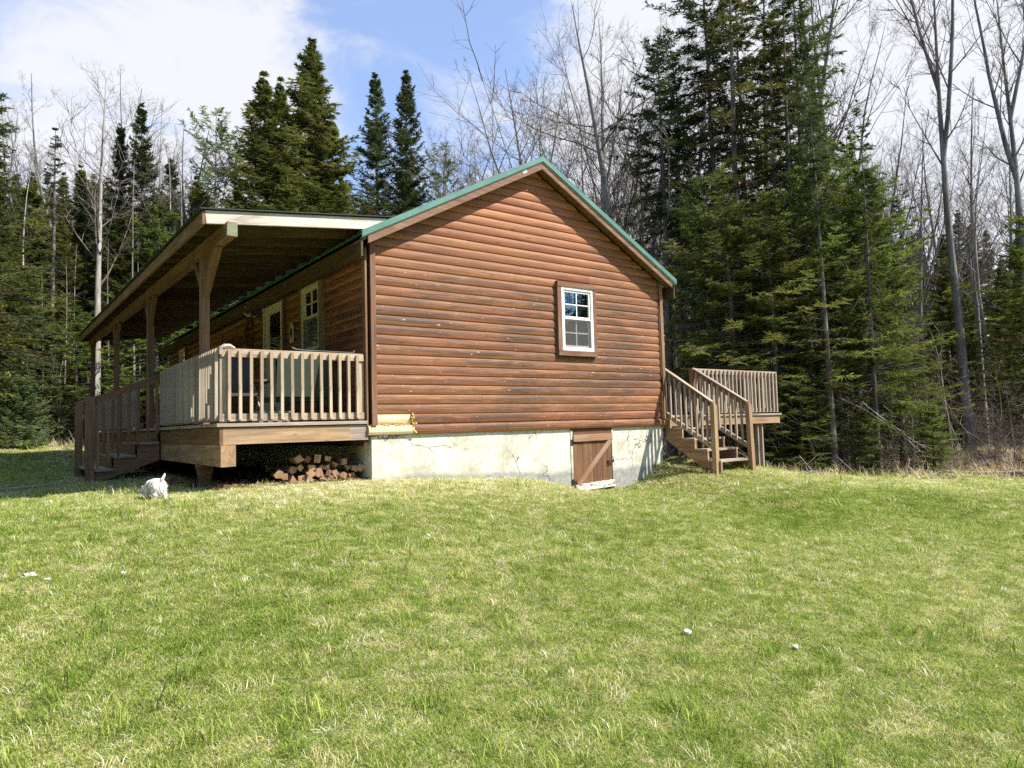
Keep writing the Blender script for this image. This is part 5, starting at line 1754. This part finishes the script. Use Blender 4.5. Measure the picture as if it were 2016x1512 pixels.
def field(x, y, seed, f0, octs=4):
    """cheap smooth noise, roughly -1..1"""
    rng = np.random.default_rng(seed)
    s = np.zeros_like(x); amp = 1.0; tot = 0
    for o in range(octs):
        for _ in range(4):
            a = rng.uniform(0, 6.28); p = rng.uniform(0, 6.28); f = f0 * 2 ** o * rng.uniform(.7, 1.4)
            s += amp * np.sin(f * (x * math.cos(a) + y * math.sin(a)) + p + 1.3 * np.sin(.6 * f * (y * math.cos(a) - x * math.sin(a)) + p * 2))
        tot += amp * 2.2; amp *= .62
    return s / tot


def in_building(x, y):
    a = (x > -0.02) & (x < W + .02) & (y > 0.0) & (y < LEN)
    b = (x > -1.75) & (x <= 0.0) & (y > 0.35) & (y < 14.1)
    c = (x > 6.0) & (x < 10.1) & (y > 0.25) & (y < 3.8)
    return a | b | c


def build_grass():
    rng = np.random.default_rng(77)
    coll = hidden_collection('blades', [blade_tuft(i, 9, .030, .020, .048, .0029, (.15, 1.1), M['grass']) for i in range(4)] + [blade_tuft(10 + i, 8, .035, .028, .060, .0028, (.7, 1.5), M['straw']) for i in range(3)] + [blade_tuft(20, 16, .05, .05, .11, .0036, (.2, 1.1), M['straw']), np_mesh('leaf', np.array([(-.5, 0, 0), (-.15, -.32, .12), (.3, -.2, .1), (.55, 0, .05), (.2, .28, .16), (-.2, .26, .05)]) * .045, np.array([(0, 1, 5), (1, 2, 4), (2, 3, 4), (1, 4, 5)]), None, [M['leaf']]), blade_tuft(21, 22, .07, .06, .12, .0050, (.1, .9), M['grass'])])
    n = 880000
    D = np.exp(rng.uniform(math.log(1.9), math.log(27.5), n))
    keep = rng.uniform(0, 1, n) < np.clip((D / 6.0) ** .75, .34, 1)
    D = D[keep]
    th = rng.uniform(-math.radians(52), math.radians(52), len(D))
    X, Z = D * np.tan(th) * .92, D
    ok = (np.abs(X) < 24) & (Z < lawn_edge(X) + rng.uniform(-.2, .5, len(X)))
    x, y = from_ld(X[ok], Z[ok]); D = D[ok]
    ok = ~in_building(x, y)
    x, y, D = x[ok], y[ok], D[ok]
    z = gz(x, y)
    dry = field(x, y, 3, .55) * .40 + field(x, y, 5, 2.2, 3) * .16 + field(x, y, 15, 14.0, 3) * .42
    # worn and dry along the house and on the bank by the steps, greener in the hollow in front
    wall = np.hypot(np.clip(x - 3, -3.3, 3.0) * 0 + np.maximum(0, np.maximum(-2.2 - x, x - 6.2)), np.minimum(y, 0))
    dry += .60 * np.exp(-(wall / 1.4) ** 2)
    dry += .45 * np.exp(-(((x + 4.2) / 2.0) ** 2 + ((y + 2.2) / 2.2) ** 2)) + .5 * np.exp(-(((x - 7.4) / 1.6) ** 2 + ((y + 1.6) / .9) ** 2))
    dry += .45 * np.exp(-(((x + 4.3) / 1.3) ** 2 + ((y + 5.8) / .8) ** 2))
    dry -= .22 * np.exp(-(((y + 2.6 + .12 * x) / .9) ** 2))
    dry += .35 * np.clip((x - 9) / 5, 0, 1)
    clump = field(x, y, 9, 13.0, 3)
    straw = rng.uniform(-1.05, 1.05, len(x)) + dry * .95 > .30
    pick = np.where(straw, rng.integers(4, 7, len(x)), rng.integers(0, 4, len(x)))
    tall = straw & (rng.uniform(0, 1, len(x)) < .012)
    pick[tall] = 7
    odd = rng.uniform(0, 1, len(x))
    pick[odd < .004] = 8
    pick[(odd > .994) & (clump > .25)] = 9
    tone = np.clip(.46 + .26 * dry + rng.normal(0, .27, len(x)), 0, 1)
    s = rng.uniform(.7, 1.25, len(x)) * np.clip(.78 + D / 22, .8, 1.7)
    w = s * np.clip(D / 8, 1.0, 2.4)
    hs = s * np.where(straw, .8, 1.0) * np.clip(1 + .12 * field(x, y, 19, 1.2, 3) + .34 * clump, .5, 1.7)
    scl = np.stack((w, w, hs), -1)
    rot = np.stack((rng.normal(0, .12, len(x)), rng.normal(0, .12, len(x)), rng.uniform(0, 6.28, len(x))), -1)
    scatter('lawn_grass', np.stack((x, y, z - .004), -1), rot, scl, pick, tone, coll)


def build_litter():
    rng = np.random.default_rng(5)

    def leaf(seed):
        r = np.random.default_rng(seed)
        c = r.uniform(.2, .5)
        V = np.array([(-.5, 0, 0), (-.15, -.32, .12 * c), (.25, -.25, .2 * c), (.55, 0, .05), (.25, .25, .25 * c), (-.15, .3, .15 * c), (0, 0, .02)]) * .075
        T = np.array([(6, 0, 1), (6, 1, 2), (6, 2, 3), (6, 3, 4), (6, 4, 5), (6, 5, 0)])
        return np_mesh('leaf', V, T, None, [M['leaf']])

    def stick(seed):
        r = np.random.default_rng(seed)
        g = Geo()
        P = polyline(np.zeros((3, 3)) + r.normal(0, .06, (3, 3)) * np.array([1, 1, .3]) + np.array([0, 0, .03]), r.normal(0, 1, (3, 3)) * np.array([1, 1, .25]), r.uniform(.2, .7, 3), 4, .15, 0, r)
        g.tubes(P, np.full((3, 1), .006) * np.linspace(1, .4, 4), 3)
        return g.mesh('stick', [M['deadwood']])
    coll = hidden_collection('forest_litter', [leaf(1), leaf(2), leaf(3), stick(4), stick(5), blade_tuft(30, 18, .09, .10, .26, .005, (.2, 1.1), M['straw'])])
    n = 90000
    D = rng.uniform(15.5, 42, n)
    th = rng.uniform(-.9, .9, n)
    X, Z = D * np.tan(th), D
    ok = (Z > lawn_edge(X) - .9 + rng.normal(0, .3, n))
    x, y = from_ld(X[ok], Z[ok])
    # shaded soil strips under the porch edge and the side deck
    xs = np.concatenate((rng.uniform(5.9, 10.3, 3500), rng.uniform(-2.1, 0, 1800))); ys = np.concatenate((rng.uniform(-.35, 3.8, 3500), rng.uniform(.1, 3, 1800)))
    pass
    nb = len(x)
    x, y = np.concatenate((x, xs)), np.concatenate((y, ys))
    ok = ~((x > -.02) & (x < W) & (y > 0) & (y < LEN))
    x, y = x[ok], y[ok]
    far = np.arange(len(ok))[ok] < nb + 5300
    keep = far | (rng.uniform(0, 1, len(x)) < .05)
    x, y, far = x[keep], y[keep], far[keep]
    z = gz(x, y)
    pick = rng.choice(6, len(x), p=(.30, .30, .30, .025, .015, .06))
    pick[~far] = rng.choice(3, (~far).sum())
    own = np.arange(len(ok))[ok][keep]
    pick[(own >= nb)] = rng.choice(3, int((own >= nb).sum()))
    s = rng.uniform(.7, 1.5, len(x)) * np.where(far, 1.5, .42)
    rot = np.stack((rng.normal(0, .45, len(x)), rng.normal(0, .45, len(x)), rng.uniform(0, 6.28, len(x))), -1)
    rot[pick > 2, :2] *= .3
    scatter('leaf_litter', np.stack((x, y, z + np.where(far, .008, .035)), -1), rot, np.stack((s, s, s), -1), pick, np.clip(rng.normal(.5, .25, len(x)), 0, 1), coll)


def joined(key):
    typ, H, t, c = PROTO[key]
    V, T, Q, mi = [], [], [], []
    n = 0
    me = bpy.data.meshes.new('tree')
    vs = []; loops = []; starts = []; mat = []
    ls = 0
    for k, src in enumerate((t, c)):
        a = np.empty(len(src.vertices) * 3, np.float32); src.vertices.foreach_get('co', a)
        l = np.empty(len(src.loops), np.int32); src.loops.foreach_get('vertex_index', l)
        st = np.empty(len(src.polygons), np.int32); src.polygons.foreach_get('loop_start', st)
        vs.append(a); loops.append(l + n); starts.append(st + ls); mat.append(np.full(len(st), k, np.int32))
        n += len(src.vertices); ls += len(l)
    me.vertices.add(n); me.vertices.foreach_set('co', np.concatenate(vs))
    me.loops.add(ls); me.loops.foreach_set('vertex_index', np.concatenate(loops))
    me.polygons.add(sum(len(s_) for s_ in starts)); me.polygons.foreach_set('loop_start', np.concatenate(starts))
    me.materials.append(t.materials[0]); me.materials.append(c.materials[0])
    sa = me.attributes.new('shade', 'FLOAT', 'POINT')
    sv = np.full(n, .5, np.float32)
    if 'shade' in c.attributes:
        q_ = np.empty(len(c.vertices), np.float32); c.attributes['shade'].data.foreach_get('value', q_); sv[len(t.vertices):] = q_
    sa.data.foreach_set('value', sv)
    me.polygons.foreach_set('material_index', np.concatenate(mat))
    me.update(calc_edges=True)
    return me


def build_far_wood():
    rng = np.random.default_rng(8)
    keys = ['fir_a', 'fir_b', 'hem_a', 'hem_b', 'gaunt_c', 'thin_spruce', 'bough_a', 'maple_a', 'maple_c', 'slender_a']
    coll = hidden_collection('far_wood_tree', [joined(k) for k in keys])
    P, pick, scl = [], [], []
    # the ring of wood round the clearing, well behind the trees that stand alone
    for _ in range(1250):
        a = rng.uniform(0, 6.283); r = rng.uniform(33, 74)
        x, y = 2 + r * math.cos(a), 4 + r * math.sin(a)
        X, Z = lat_dep(x, y)
        v = X / max(Z, .1)
        infront = Z > 10
        k = rng.choice(10, p=(.12, .12, .18, .18, .08, .08, .10, .06, .05, .03))
        hmax = 9.0
        if infront:
            if Z < 38: continue
            px = 1008 + v * FPX
            # how high the wood stands against the sky, column by column of the clearing's far side
            row = np.interp(px, [-300, 0, 200, 330, 480, 700, 860, 1000, 1150, 1300, 1500, 1750, 1850, 2016, 2300], [240, 290, 290, 330, 360, 380, 390, 420, 470, 430, 360, 400, 430, 440, 420])
            hmax = (840 - row) / FPX * Z + .9
            if k >= 7: hmax *= 1.35
        else:
            if X > 0 and r < 42: continue
            hmax = 14.0
            if k >= 7: k = 3
        h = hmax * rng.uniform(.72, 1.0)
        s = h / PROTO[keys[k]][1]
        P.append((x, y, gz1(x, y) - .1)); pick.append(k); scl.append((max(s, .7), max(s, .7), s))
    for _ in range(230):  # unseen trees left of the view, packed dense and tall to shade the porch
        X, Z = rng.uniform(-34, -16), rng.uniform(-8, 26)
        x, y = from_ld(X, Z)
        if 1008 + X / max(Z, .1) * FPX > -120 and Z > 5: continue
        k = rng.choice(4); h = rng.uniform(11, 16); s = h / PROTO[keys[k]][1]
        P.append((x, y, gz1(x, y) - .1)); pick.append(k); scl.append((s, s, s))
    # the wood across the clearing to the right of the photographer, which the gable window mirrors
    for _ in range(60):
        a = rng.uniform(-1.25, -.35); r = rng.uniform(40, 56)
        x, y = 4 + r * math.cos(a), r * math.sin(a)
        k = rng.choice(4); h = rng.uniform(12, 15.5); s = h / PROTO[keys[k]][1]
        P.append((x, y, gz1(x, y) - .1)); pick.append(k); scl.append((s, s, s))
    n = len(P)
    rot = np.stack((np.zeros(n), np.zeros(n), rng.uniform(0, 6.28, n)), -1)
    scatter('far_wood', np.array(P), rot, np.array(scl), np.array(pick), rng.uniform(0, 1, n), coll)


def build_undergrowth():
    rng = np.random.default_rng(9)
    keys = ['brush', 'small_fir', 'slender_b']
    coll = hidden_collection('undergrowth_plant', [joined(k) for k in keys])
    P, pick, scl = [], [], []
    for _ in range(420):
        D = rng.uniform(17, 36)
        px = rng.choice([rng.uniform(-150, 340), rng.uniform(1290, 2150), rng.uniform(1290, 2150)])
        x, y = at(px, D)
        X, Z = lat_dep(x, y)
        if Z < lawn_edge(X) + .5: continue
        if in_building(np.array([x]), np.array([y]))[0] or (5.5 < x < 10.6 and -1.5 < y < 4.2): continue
        k = rng.choice(3, p=(.62, .26, .12))
        if k == 1 and px > 1740: k = 0
        s = rng.uniform(.18, .55) if k == 0 else (rng.uniform(.25, .75) if k == 1 else rng.uniform(.15, .4))
        P.append((x, y, gz1(x, y) - .03)); pick.append(k); scl.append((s * 1.2, s * 1.2, s))
    n = len(P)
    rot = np.stack((rng.normal(0, .12, n), rng.normal(0, .12, n), rng.uniform(0, 6.28, n)), -1)
    scatter('undergrowth', np.array(P), rot, np.array(scl), np.array(pick), rng.uniform(0, 1, n), coll)


build_grass()
build_litter()
build_far_wood()
build_undergrowth()

# ---------------------------------------------------------------- small things
def on_y(px, py, y):
    d = ray(px, py); t = (y - CAM[1]) / d[1]
    return CAM + d * t


def build_firewood():
    rows = [('top', [(504, 903), (524, 902), (607, 904)], None)]
    # cut ends as they show in the stack (column, row of the picture), from the foundation leftwards
    stack = {
        'top row': [(646, 903), (625, 903), (607, 904), (589, 903)],
        'second row': [(711, 920), (699, 922), (685, 920), (677, 910), (661, 914), (643, 921), (630, 922), (614, 921), (591, 921), (577, 926)],
        'third row': [(694, 936), (677, 936), (661, 931), (647, 931), (628, 931), (613, 934), (561, 939), (549, 935)],
        'bottom row': [(652, 941), (636, 942), (611, 944), (594, 943), (579, 945), (668, 944)],
    }
    ords = ['nearest', 'second', 'third', 'fourth', 'fifth', 'sixth', 'seventh', 'eighth', 'ninth', 'tenth']
    for row, pts in stack.items():
        for k, (px, py) in enumerate(sorted(pts, key=lambda p: -p[0])):
            y = 0.27 + random.uniform(-.05, .05)
            p = on_y(px, py, y)
            mb = MB()
            n = random.choice((3, 4, 4, 5))
            a0 = random.uniform(0, 6.28); r = random.uniform(.052, .074)
            poly = []
            for q in range(n):
                a = a0 + 2 * math.pi * q / n + random.uniform(-.25, .25)
                rr = r * random.uniform(.85, 1.15)
                poly.append((math.cos(a) * rr, math.sin(a) * rr * .92))
            L_ = random.uniform(.34, .42)
            m2 = [(u + random.uniform(-.01, .01), v + random.uniform(-.01, .01)) for u, v in poly]
            vs = [(u, 0, v) for u, v in poly] + [(u, L_, v) for u, v in m2]
            o_ = random.uniform(0, 40)
            fs = [list(range(n)), list(range(n, 2 * n))[::-1]]
            uvs = [[(o_ + poly[i][1], o_ + poly[i][0]) for i in range(n)], [(o_, o_)] * n]
            for i in range(n):
                j = (i + 1) % n
                fs.append([i, n + i, n + j, j]); uvs.append([(o_, o_ + i * .1), (o_ + L_, o_ + i * .1), (o_ + L_, o_ + i * .1 + .1), (o_, o_ + i * .1 + .1)])
            mb.add(vs, fs, uvs)
            o = mb.build('firewood_log', M['split'], None, (0, 0, 0))
            o.location = (float(p[0]), y, float(p[2]))
            o.rotation_euler = (random.uniform(-.08, .08), random.uniform(-.35, .35), random.uniform(-.35, .35))
            tag(o, '%s split log from the foundation wall in the %s of the woodpile' % (ords[k], row), 'firewood', 'split firewood stacked under the porch')


def build_dog():
    """small white dog seen from behind, nose down to the left"""
    def ell(c, r, n=14, m=9):
        th = np.linspace(0, math.pi, m); ph = np.linspace(0, 2 * math.pi, n, endpoint=False)
        V = [(c[0] + r[0] * math.sin(t) * math.cos(p), c[1] + r[1] * math.sin(t) * math.sin(p), c[2] + r[2] * math.cos(t)) for t in th for p in ph]
        F = [(i * n + j, i * n + (j + 1) % n, (i + 1) * n + (j + 1) % n, (i + 1) * n + j) for i in range(m - 1) for j in range(n)]
        return V, F
    mb = MB()
    # local axes: +y is the way the dog faces
    parts = [((0, -.02, .215), (.105, .15, .095)), ((0, -.12, .205), (.108, .085, .105)), ((0, .13, .195), (.092, .11, .092)), ((-.01, .24, .165), (.062, .08, .062)), ((-.015, .315, .12), (.064, .068, .058)), ((-.015, .375, .085), (.032, .045, .028)),
             ((-.06, .30, .165), (.016, .022, .036)), ((.035, .30, .165), (.016, .022, .036)), ((0, .02, .16), (.085, .14, .06))]
    for c, r in parts: mb.add(*ell(c, r))
    for (x, y, kx, fy) in ((-.062, -.125, -.064, -.11), (.062, -.145, .066, -.165), (-.055, .13, -.058, .15), (.055, .12, .058, .10)):
        mb.tube([(x, y, .20), (kx, y + (.028 if y < 0 else -.01), .125), (kx, y - (.035 if y < 0 else 0), .07), (kx, fy, .015), (kx, fy + .035, .012)], [.058 if y < 0 else .045, .043, .028, .027, .022], 9)
    mb.tube([(.0, -.185, .255), (.012, -.215, .305), (.035, -.225, .355), (.05, -.215, .385)], [.030, .026, .022, .010], 8)
    x, y = -2.66, 0.02
    o = mb.build('dog', M['fur'], None, (0, 0, 0), smooth=True)
    rm = o.modifiers.new('one_body', 'REMESH'); rm.mode = 'VOXEL'; rm.voxel_size = .011; rm.use_smooth_shade = True
    sm = o.modifiers.new('soften', 'SMOOTH'); sm.factor = .5; sm.iterations = 4
    o.location = (x, y, gz1(x, y) + .005)
    o.rotation_euler = (0, 0, math.radians(14))
    o.scale = (.76, .76, .78)
    tag(o, 'small fluffy white dog seen from behind with its tail up on the lawn', 'dog')
    # loose hanging coat along belly, rump and legs
    rng = np.random.default_rng(2)
    A, B, C_ = [], [], []
    for c, r, cnt in ((parts[0][0], parts[0][1], 520), (parts[1][0], parts[1][1], 520), (parts[2][0], parts[2][1], 380), (parts[4][0], parts[4][1], 160), (parts[8][0], parts[8][1], 260)):
        v = unit(rng.normal(0, 1, (cnt, 3)))
        p = np.array(c) + v * np.array(r) * 1.0
        d = unit(v * .45 + np.array([0, -.25, -1.0]) + rng.normal(0, .25, (cnt, 3)))
        s = unit(np.cross(d, v)) * .006
        A.append(p - s); B.append(p + s); C_.append(p + d * rng.uniform(.03, .06, (cnt, 1)))
    for (kx, y0) in ((-.064, -.12), (.066, -.155), (-.058, .14), (.058, .11)):
        cnt = 120
        a = rng.uniform(0, 6.28, cnt); z = rng.uniform(.03, .16, cnt)
        v = np.stack((np.cos(a), np.sin(a), np.zeros(cnt)), -1)
        p = np.stack((kx + .032 * v[:, 0], y0 + .034 * v[:, 1], z), -1)
        d = unit(v * .3 + np.array([0, 0, -1.0]) + rng.normal(0, .2, (cnt, 3)))
        s = unit(np.cross(d, v)) * .006
        A.append(p - s); B.append(p + s); C_.append(p + d * rng.uniform(.025, .045, (cnt, 1)))
    g = Geo(); g.tris(np.concatenate(A), np.concatenate(B), np.concatenate(C_))
    f = bpy.data.objects.new('coat', g.mesh('coat', [M['fur']])); COL.objects.link(f); f.parent = o
    ps = MB()
    for (kx, fy) in ((-.064, -.09), (.066, -.145)): ps.tube([(kx, fy - .02, .012), (kx, fy + .02, .012)], .03, 8)
    ps.build('paws', M['furwarm'], None, (0, 0, 0)).parent = o
    nm = MB(); nm.tube([(-.015, .41, .085), (-.015, .425, .083)], [.014, .008], 8); nm.build('nose', M['iron'], None, (0, 0, 0)).parent = o


def thing(mbs, name, label, cat, origin, group=None):
    """an Empty with its parts: (part name, MB, material)"""
    r = tag(empty(name, origin), label, cat, group)
    for nm, mb, mt in mbs: mb.build(nm, mt, r)
    return r


def build_porch_things():
    # wheel shaped iron ornament on the log wall
    def ring(c, r, t, n=28): return [(c[0], c[1] + r * math.cos(a), c[2] + r * math.sin(a)) for a in np.linspace(0, 2 * math.pi, n)]
    c = (-.055, 5.52, 1.93)
    rm = MB(); rm.tube(ring(c, .27, 0), .016, 6, False); rm.tube(ring(c, .10, 0), .014, 6, False)
    sp = MB()
    for q in range(8):
        a = q * math.pi / 4; sp.tube([(c[0], c[1] + .09 * math.cos(a), c[2] + .09 * math.sin(a)), (c[0], c[1] + .27 * math.cos(a), c[2] + .27 * math.sin(a))], .012, 5)
    tn = MB()
    for q in range(5):
        y = c[1] - .16 + q * .08; tn.tube([(c[0], y, c[2] + .26), (c[0] - .02, y, c[2] + .38 + .02 * (q % 2))], .012, 5)
    thing([('rim', rm, M['rust']), ('spokes', sp, M['rust']), ('prongs', tn, M['rust'])], 'wall_ornament', 'rusty wheel shaped ornament hung on the log wall left of the porch door', 'ornament', c)
    # two man saw
    bl = MB()
    pts = [(5.90, 1.80), (7.65, 1.88), (7.65, 1.96), (6.8, 2.02), (5.90, 1.93)]
    bl.prism(pts, -.050, 'x', -.046)
    th = MB()
    for q in range(26):
        y = 5.93 + q * .066
        th.prism([(y, 1.80 + (y - 5.9) * .046), (y + .05, 1.80 + (y - 5.85) * .046), (y + .025, 1.745 + (y - 5.9) * .046)], -.050, 'x', -.046)
    hd = MB()
    for y, z in ((5.86, 1.86), (7.69, 1.92)): hd.tube([(-.048, y, z - .03), (-.048, y, z + .24)], .018, 7)
    thing([('blade', bl, M['rust']), ('teeth', th, M['rust']), ('handles', hd, M['beam'])], 'crosscut_saw', 'old rusty crosscut saw hung on the log wall under the porch roof', 'saw', (-.05, 6.8, 1.9))
    # lamp by the door, blue bracket
    lp = MB(); lp.tube([(-.10, 5.30, 2.46), (-.13, 5.30, 2.42), (-.14, 5.30, 2.32), (-.11, 5.30, 2.25)], [.03, .085, .09, .03], 12)
    ar = MB(); ar.tube([(-.04, 4.98, 2.36), (-.13, 5.02, 2.38), (-.13, 5.24, 2.38)], .013, 6)
    bp = MB(); bp.box(-.06, -.035, 4.86, 5.06, 2.20, 2.46); bp.box(-.10, -.06, 4.90, 5.0, 2.24, 2.40)
    thing([('globe', lp, M['cream']), ('arm', ar, M['steel']), ('bracket', bp, M['blue'])], 'porch_lamp', 'pale round porch lamp with a blue bracket left of the door', 'lamp', (-.06, 5.1, 2.2))
    # small camera light between door and window
    cb = MB(); cb.bar((-.06, 2.68, 2.455), (-.17, 2.92, 2.44), .06, .055)
    st = MB(); st.tube([(-.04, 2.78, 2.33), (-.09, 2.78, 2.36), (-.10, 2.80, 2.43)], .012, 6)
    thing([('body', cb, M['white']), ('stem', st, M['white'])], 'security_light', 'small white security light on the wall between door and window', 'light', (-.05, 2.78, 2.4))
    # wooden plaque / thermometer
    pl = MB()
    pts = [(2.93, 1.47), (3.07, 1.47), (3.085, 1.52), (3.085, 1.76), (3.0, 1.83), (2.915, 1.76), (2.915, 1.52)]
    pl.prism(pts, -.060, 'x', -.040)
    dl = MB(); dl.prism([(3.0 + .045 * math.cos(a), 1.645 + .10 * math.sin(a)) for a in np.linspace(0, 6.28, 14)[:-1]], -.066, 'x', -.0605)
    thing([('board', pl, M['cream']), ('dial', dl, M['iron'])], 'wall_plaque', 'pale wooden plaque with a dark oval between door and window', 'plaque', (-.04, 3.0, 1.65))
    # glider bench with green cloth behind the end railing
    x0, x1, y0 = -1.10, -.34, .62
    bk = MB(); bk.bar(((x0 + x1) / 2, y0, .42), ((x0 + x1) / 2, y0 - .08, .93), x1 - x0, .05, up=(0, 1, 0))
    se = MB(); se.box(x0, x1, y0 + .02, y0 + .50, .36, .43)
    fr = MB()
    for x in (x0 - .03, x1 + .03):
        fr.tube([(x, y0 - .05, .08), (x, y0 - .06, .94)], .018, 7); fr.tube([(x, y0 + .50, .08), (x, y0 + .50, .62), (x, y0 - .04, .64)], .018, 7)
        fr.tube([(x, y0 - .12, .08), (x, y0 + .58, .08)], .02, 7)
    fr.tube([(x0 - .03, y0 - .075, .945), (x1 + .03, y0 - .075, .945)], .018, 7)
    thing([('seat', se, M['greenfab']), ('backrest', bk, M['greenfab']), ('frame', fr, M['iron'])], 'glider_bench', 'dark framed porch bench with a green cloth back behind the end railing', 'bench', ((x0 + x1) / 2, y0 + .2, DZ))
    # grey folding chair with wooden arms
    cx, cy = -1.42, 1.15
    bk = MB(); bk.bar((cx, cy + .22, .48), (cx + .02, cy + .34, 1.00), .46, .03, up=(0, 1, 0))
    se = MB(); se.box(cx - .23, cx + .23, cy - .22, cy + .22, .44, .48)
    am = MB()
    for x in (cx - .26, cx + .26): am.bar((x, cy - .26, .66), (x, cy + .26, .68), .06, .025)
    mbs = [('seat', se, M['greyfab']), ('backrest', bk, M['greyfab']), ('armrests', am, M['rim'])]
    for x in (cx - .25, cx + .25):
        for (ya, yb) in ((cy - .24, cy + .2), (cy + .26, cy - .2)):
            lg = MB(); lg.tube([(x, ya, DZ), (x, yb, .62)], .013, 6); mbs.append(('leg', lg, M['steel']))
    thing(mbs, 'porch_chair', 'grey folding chair with wooden arms behind the end railing', 'chair', (cx, cy, DZ))
    # storage tote on the boards
    tb = MB(); tb.box(-1.38, -.98, .40, .72, DZ, .19); td = MB(); td.box(-1.40, -.96, .38, .74, .191, .215)
    thing([('bin', tb, M['tote']), ('lid', td, M['tote'])], 'storage_tote', 'pale blue grey storage tote on the porch floor behind the balusters', 'tote', (-1.18, .56, DZ))
    # thin pole left lying along the rail
    pm = MB(); pm.tube([(-1.02, .06, 1.010), (-.90, .06, 1.000), (-.22, .05, .994)], [.008, .006, .006], 6)
    hk = MB(); hk.tube([(-1.02, .06, 1.012), (-1.06, .06, 1.028)], [.014, .009], 6); hk.tube([(-.22, .05, .996), (-.20, .05, 1.02)], .010, 6)
    thing([('shaft', pm, M['screen']), ('tips', hk, M['screen'])], 'pole', 'thin grey pole lying on top of the end railing', 'pole', (-.6, .05, 1.0))


def build_lawn_things():
    def blob(name, px, py, size, mat, label, cat, seed, flat=.45, lift=.0, group=None):
        d = ray(px, py); t = 2.0
        while t < 60:
            p = CAM + d * t
            if p[2] < gz1(p[0], p[1]) + .02: break
            t += .02
        r = np.random.default_rng(seed)
        mb = MB()
        n, m_ = 9, 6
        V = []
        for i in range(m_):
            th = math.pi * i / (m_ - 1)
            for j in range(n):
                ph = 2 * math.pi * j / n
                k = size * r.uniform(.65, 1.15)
                V.append((k * math.sin(th) * math.cos(ph), k * math.sin(th) * math.sin(ph), k * flat * math.cos(th)))
        F = [(i * n + j, i * n + (j + 1) % n, (i + 1) * n + (j + 1) % n, (i + 1) * n + j) for i in range(m_ - 1) for j in range(n)]
        mb.add(V, F)
        o = mb.build(name, mat, None, (0, 0, 0))
        o.location = (float(p[0]), float(p[1]), gz1(p[0], p[1]) + size * flat * .5 + lift)
        tag(o, label, cat, group)
        return o
    blob('paper_scrap', 1353, 1250, .034, M['white'], 'small crumpled white scrap on the grass, brightest spot in the foreground', 'scrap', 1, .7, .025)
    blob('paper_scrap', 1566, 1278, .026, M['raw'], 'dull pinkish scrap on the grass right of the bright one', 'scrap', 2, .6, .022)
    blob('stone', 58, 1130, .055, M['stone'], 'pale flat stone in the worn grass at the left edge', 'stone', 4, .35, -.002, 'stones in the worn grass at the left')
    blob('stone', 92, 1138, .032, M['stone'], 'smaller pale stone right beside the flat one', 'stone', 5, .4, -.002, 'stones in the worn grass at the left')
    blob('stone', 242, 1127, .022, M['stone'], 'small pale stone on the lawn below the dog', 'stone', 6, .6, .010, 'stones in the worn grass at the left')
    # fallen pole at the edge of the right wood, plank in front of the porch steps
    a, b = at(1822, 19.0), at(2080, 18.0)
    g = Geo()
    n = 9
    P = np.zeros((1, n, 3))
    for i in range(n):
        f = i / (n - 1)
        x, y = a[0] + (b[0] - a[0]) * f, a[1] + (b[1] - a[1]) * f
        P[0, i] = (x, y + .10 * math.sin(f * 5), gz1(x, y) + .14 - .06 * math.sin(f * 3.1))
    g.tubes(P, np.linspace(.022, .06, n)[None], 8)
    o = bpy.data.objects.new('fallen_pole', g.mesh('fallen_pole', [M['deadwood']], True)); COL.objects.link(o)
    tag(o, 'long pale fallen pole lying on the leaf litter at the right', 'fallen trunk')
    mb = MB(); x, y = -3.95, 3.35
    mb.bar((x - .55, y - .28, gz1(x - .55, y - .28) + .03), (x + .55, y + .35, gz1(x + .55, y + .35) + .03), .14, .035)
    o = mb.build('loose_plank', M['deckgrey'], None, (x, y, gz1(x, y)))
    tag(o, 'loose grey plank lying on the shaded grass before the porch steps', 'plank')
    mb = MB(); x, y = -2.35, 5.2
    mb.box(-.8, -.35, 1.9, 2.06, gz1(-.6, 2) + .04, gz1(-.6, 2) + .14)
    o = mb.build('lumber_block', M['raw'], None, (-.6, 2, gz1(-.6, 2)))
    tag(o, 'short pale lumber block on the soil under the porch girder', 'lumber')
    # hanging dead boughs catch the light at the wood's edge
    rng = np.random.default_rng(3)
    for k, (px, D, z0, ln, dx, label) in enumerate(((1655, 17.6, 2.0, 2.4, .55, 'bleached dead bough sloping down right before the bushy fir'), (1618, 17.2, .5, 1.6, -.3, 'crooked bleached bough low between the fir trunks'), (1850, 19.5, 2.2, 2.6, .8, 'long bleached bough crossing the dark right wood'), (1395, 18.5, 2.9, 1.6, .7, 'bleached dead bough beyond the side deck railing'), (1700, 17.2, 1.9, 1.9, .8, 'forked bleached bough before the bright corner fir'))):
        x, y = at(px, D)
        g = Geo()
        base = np.array([[x, y, gz1(x, y) + z0]])
        P = polyline(base, np.array([[dx * RH[0], dx * RH[1], -.45]]), np.array([ln]), 8, .13, -.02, rng)
        g.tubes(P, np.full((1, 1), .011) * np.linspace(1, .35, 8), 5)
        b_, t_ = along(P, rng.uniform(.2, 1, (1, 7)))
        q = polyline(b_[0], unit(t_[0] + rng.normal(0, .6, (7, 3))), rng.uniform(.2, .7, 7), 5, .14, 0, rng)
        g.tubes(q, np.full((7, 1), .005) * np.linspace(1, .4, 5), 4)
        o = bpy.data.objects.new('dead_bough', g.mesh('dead_bough', [M['deadwood']])); COL.objects.link(o)
        tag(o, label, 'branch', 'bleached dead boughs at the edge of the right wood')


build_firewood()
build_dog()
build_porch_things()
build_lawn_things()
